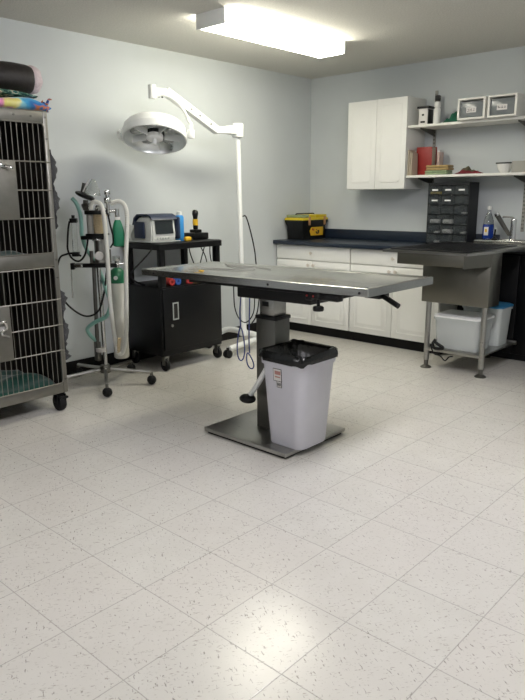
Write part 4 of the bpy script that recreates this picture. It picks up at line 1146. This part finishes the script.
# hoses
b = MB(); b.tube([q(-.015, 1.205, .07), q(.0, 1.24, .08), (q(.03, 1.25, .085)), q(.066, 1.22, .09), q(.08, 1.10, .095), q(.085, .867, .10), q(.085, .6, .10), q(.10, .36, .10), q(.115, .24, .09)], .0155, 10, 8, ribs=.012)
b.build('breathing_hose', 'hose_clear', t)
b = MB(); b.tube([q(.10, 1.235, -.02), q(.13, 1.25, -.02), q(.165, 1.25, -.02), q(.198, 1.215, -.01), q(.207, 1.12, .0), q(.197, .866, .06), q(.19, .6, .08), q(.178, .38, .085), q(.15, .25, .09), q(.115, .24, .09)], .0155, 10, 8, ribs=.012)
b.build('breathing_hose', 'hose_clear', t)
b = MB(); b.cyl(q(.113, .243, .09), q(.135, .35, .105), .014, .012, 12); b.build('hose_connector', 'granule', t)
b = MB(); b.tube([q(-.15, 1.275, .0), q(-.125, 1.245, .0), q(-.103, 1.18, .0), q(-.098, 1.10, .0), q(-.10, 1.03, .0), q(-.085, .94, -.035), q(-.04, .86, -.035), q(.01, .76, -.02), q(.045, .68, .035), q(.074, .581, .05), q(.041, .491, .045), q(-.037, .45, .035), q(-.1, .401, .02), q(-.086, .35, .01), q(-.05, .31, .0)], .0145, 10, 8, ribs=.012)
b.build('scavenge_hose', 'hose_teal', t)
b = MB(); b.tube([q(-.168, 1.125, .03), q(-.176, 1.08, .04), q(-.185, 1.0, .045), q(-.188, .94, .045), q(-.165, .885, .045), q(-.12, .865, .045), q(-.08, .90, .045), q(-.06, .96, .045), q(-.05, 1.01, .045)], .0065, 7); b.build('black_hose', 'black_rubber', t)
b = MB(); b.tube([q(-.10, .90, .05), q(-.15, .918, .06), q(-.205, .91, .05), q(-.25, .885, .03), q(-.285, .80, .0), q(-.285, .70, .0), q(-.235, .575, .01), q(-.116, .492, .03), q(-.02, .52, .03), q(.03, .64, .035), q(.06, .80, .03)], .0065, 7); b.build('black_hose', 'black_rubber', t)
b = MB(); b.tube([q(.085, 1.175, .015), q(.10, 1.10, .03), q(.115, 1.0, .02), q(.09, .95, .02)], .006, 7); b.build('black_hose', 'black_rubber', t)

# oxygen cylinder hanging on the machine's yoke
oc = hub+A*.125+D*-.0
oc = Vector((.395, -2.64, 0))
t = thing('oxygen_cylinder', (oc.x, oc.y, .165), 'slim grey oxygen cylinder with green shoulder hung on the anesthesia machine', 'gas cylinder')
MB().lathe([(0, .165), (.045, .165), (.052, .172), (.0535, .185), (.0535, .70)], oc, seg=28).build('body', 'cyl_body', t)
MB().lathe([(.0537, .7005), (.054, .72), (.053, .755), (.044, .785), (.028, .80), (.02, .805), (0, .806)], oc, seg=28).build('shoulder', 'cyl_green', t)
b = MB(); b.cyl((oc.x, oc.y, .8062), (oc.x, oc.y, .85), .017, seg=14); b.box(oc.x-.02, oc.x+.02, oc.y-.02, oc.y+.02, .852, .885, .004); b.build('valve', 'chrome', t)
b = MB(); b.cyl(oc+Vector((.038, -.04, .74)), oc+Vector((.042, -.0445, .74)), .014, seg=14); b.build('round_label', 'label_white', t)

# ------------------------------------------------------------------ camera, world, view
cam = bpy.data.cameras.new('camera'); co = bpy.data.objects.new('camera', cam); COL.objects.link(co)
S.camera = co
cam.sensor_fit = 'VERTICAL'; cam.sensor_height = 36; cam.lens = 655.16/700*36
R0 = Vector((0.73853473, 0.67418614, -0.00628501)); R1 = Vector((0.14999444, -0.17338492, -0.97336496)); R2 = Vector((-0.65731889, 0.71792111, -0.22917496))
mw = Matrix((R0, -R1, -R2)).transposed().to_4x4(); mw.translation = (4.2, -5.31, 1.282)
co.matrix_world = mw
cam.clip_start = .05
w_ = bpy.data.worlds.new('world'); S.world = w_; w_.use_nodes = True
w_.node_tree.nodes['Background'].inputs[0].default_value = (.02, .02, .02, 1)
S.view_settings.view_transform = 'Standard'; S.view_settings.look = 'None'
S.view_settings.exposure = 0.14; S.view_settings.gamma = 1
S.view_settings.use_curve_mapping = False
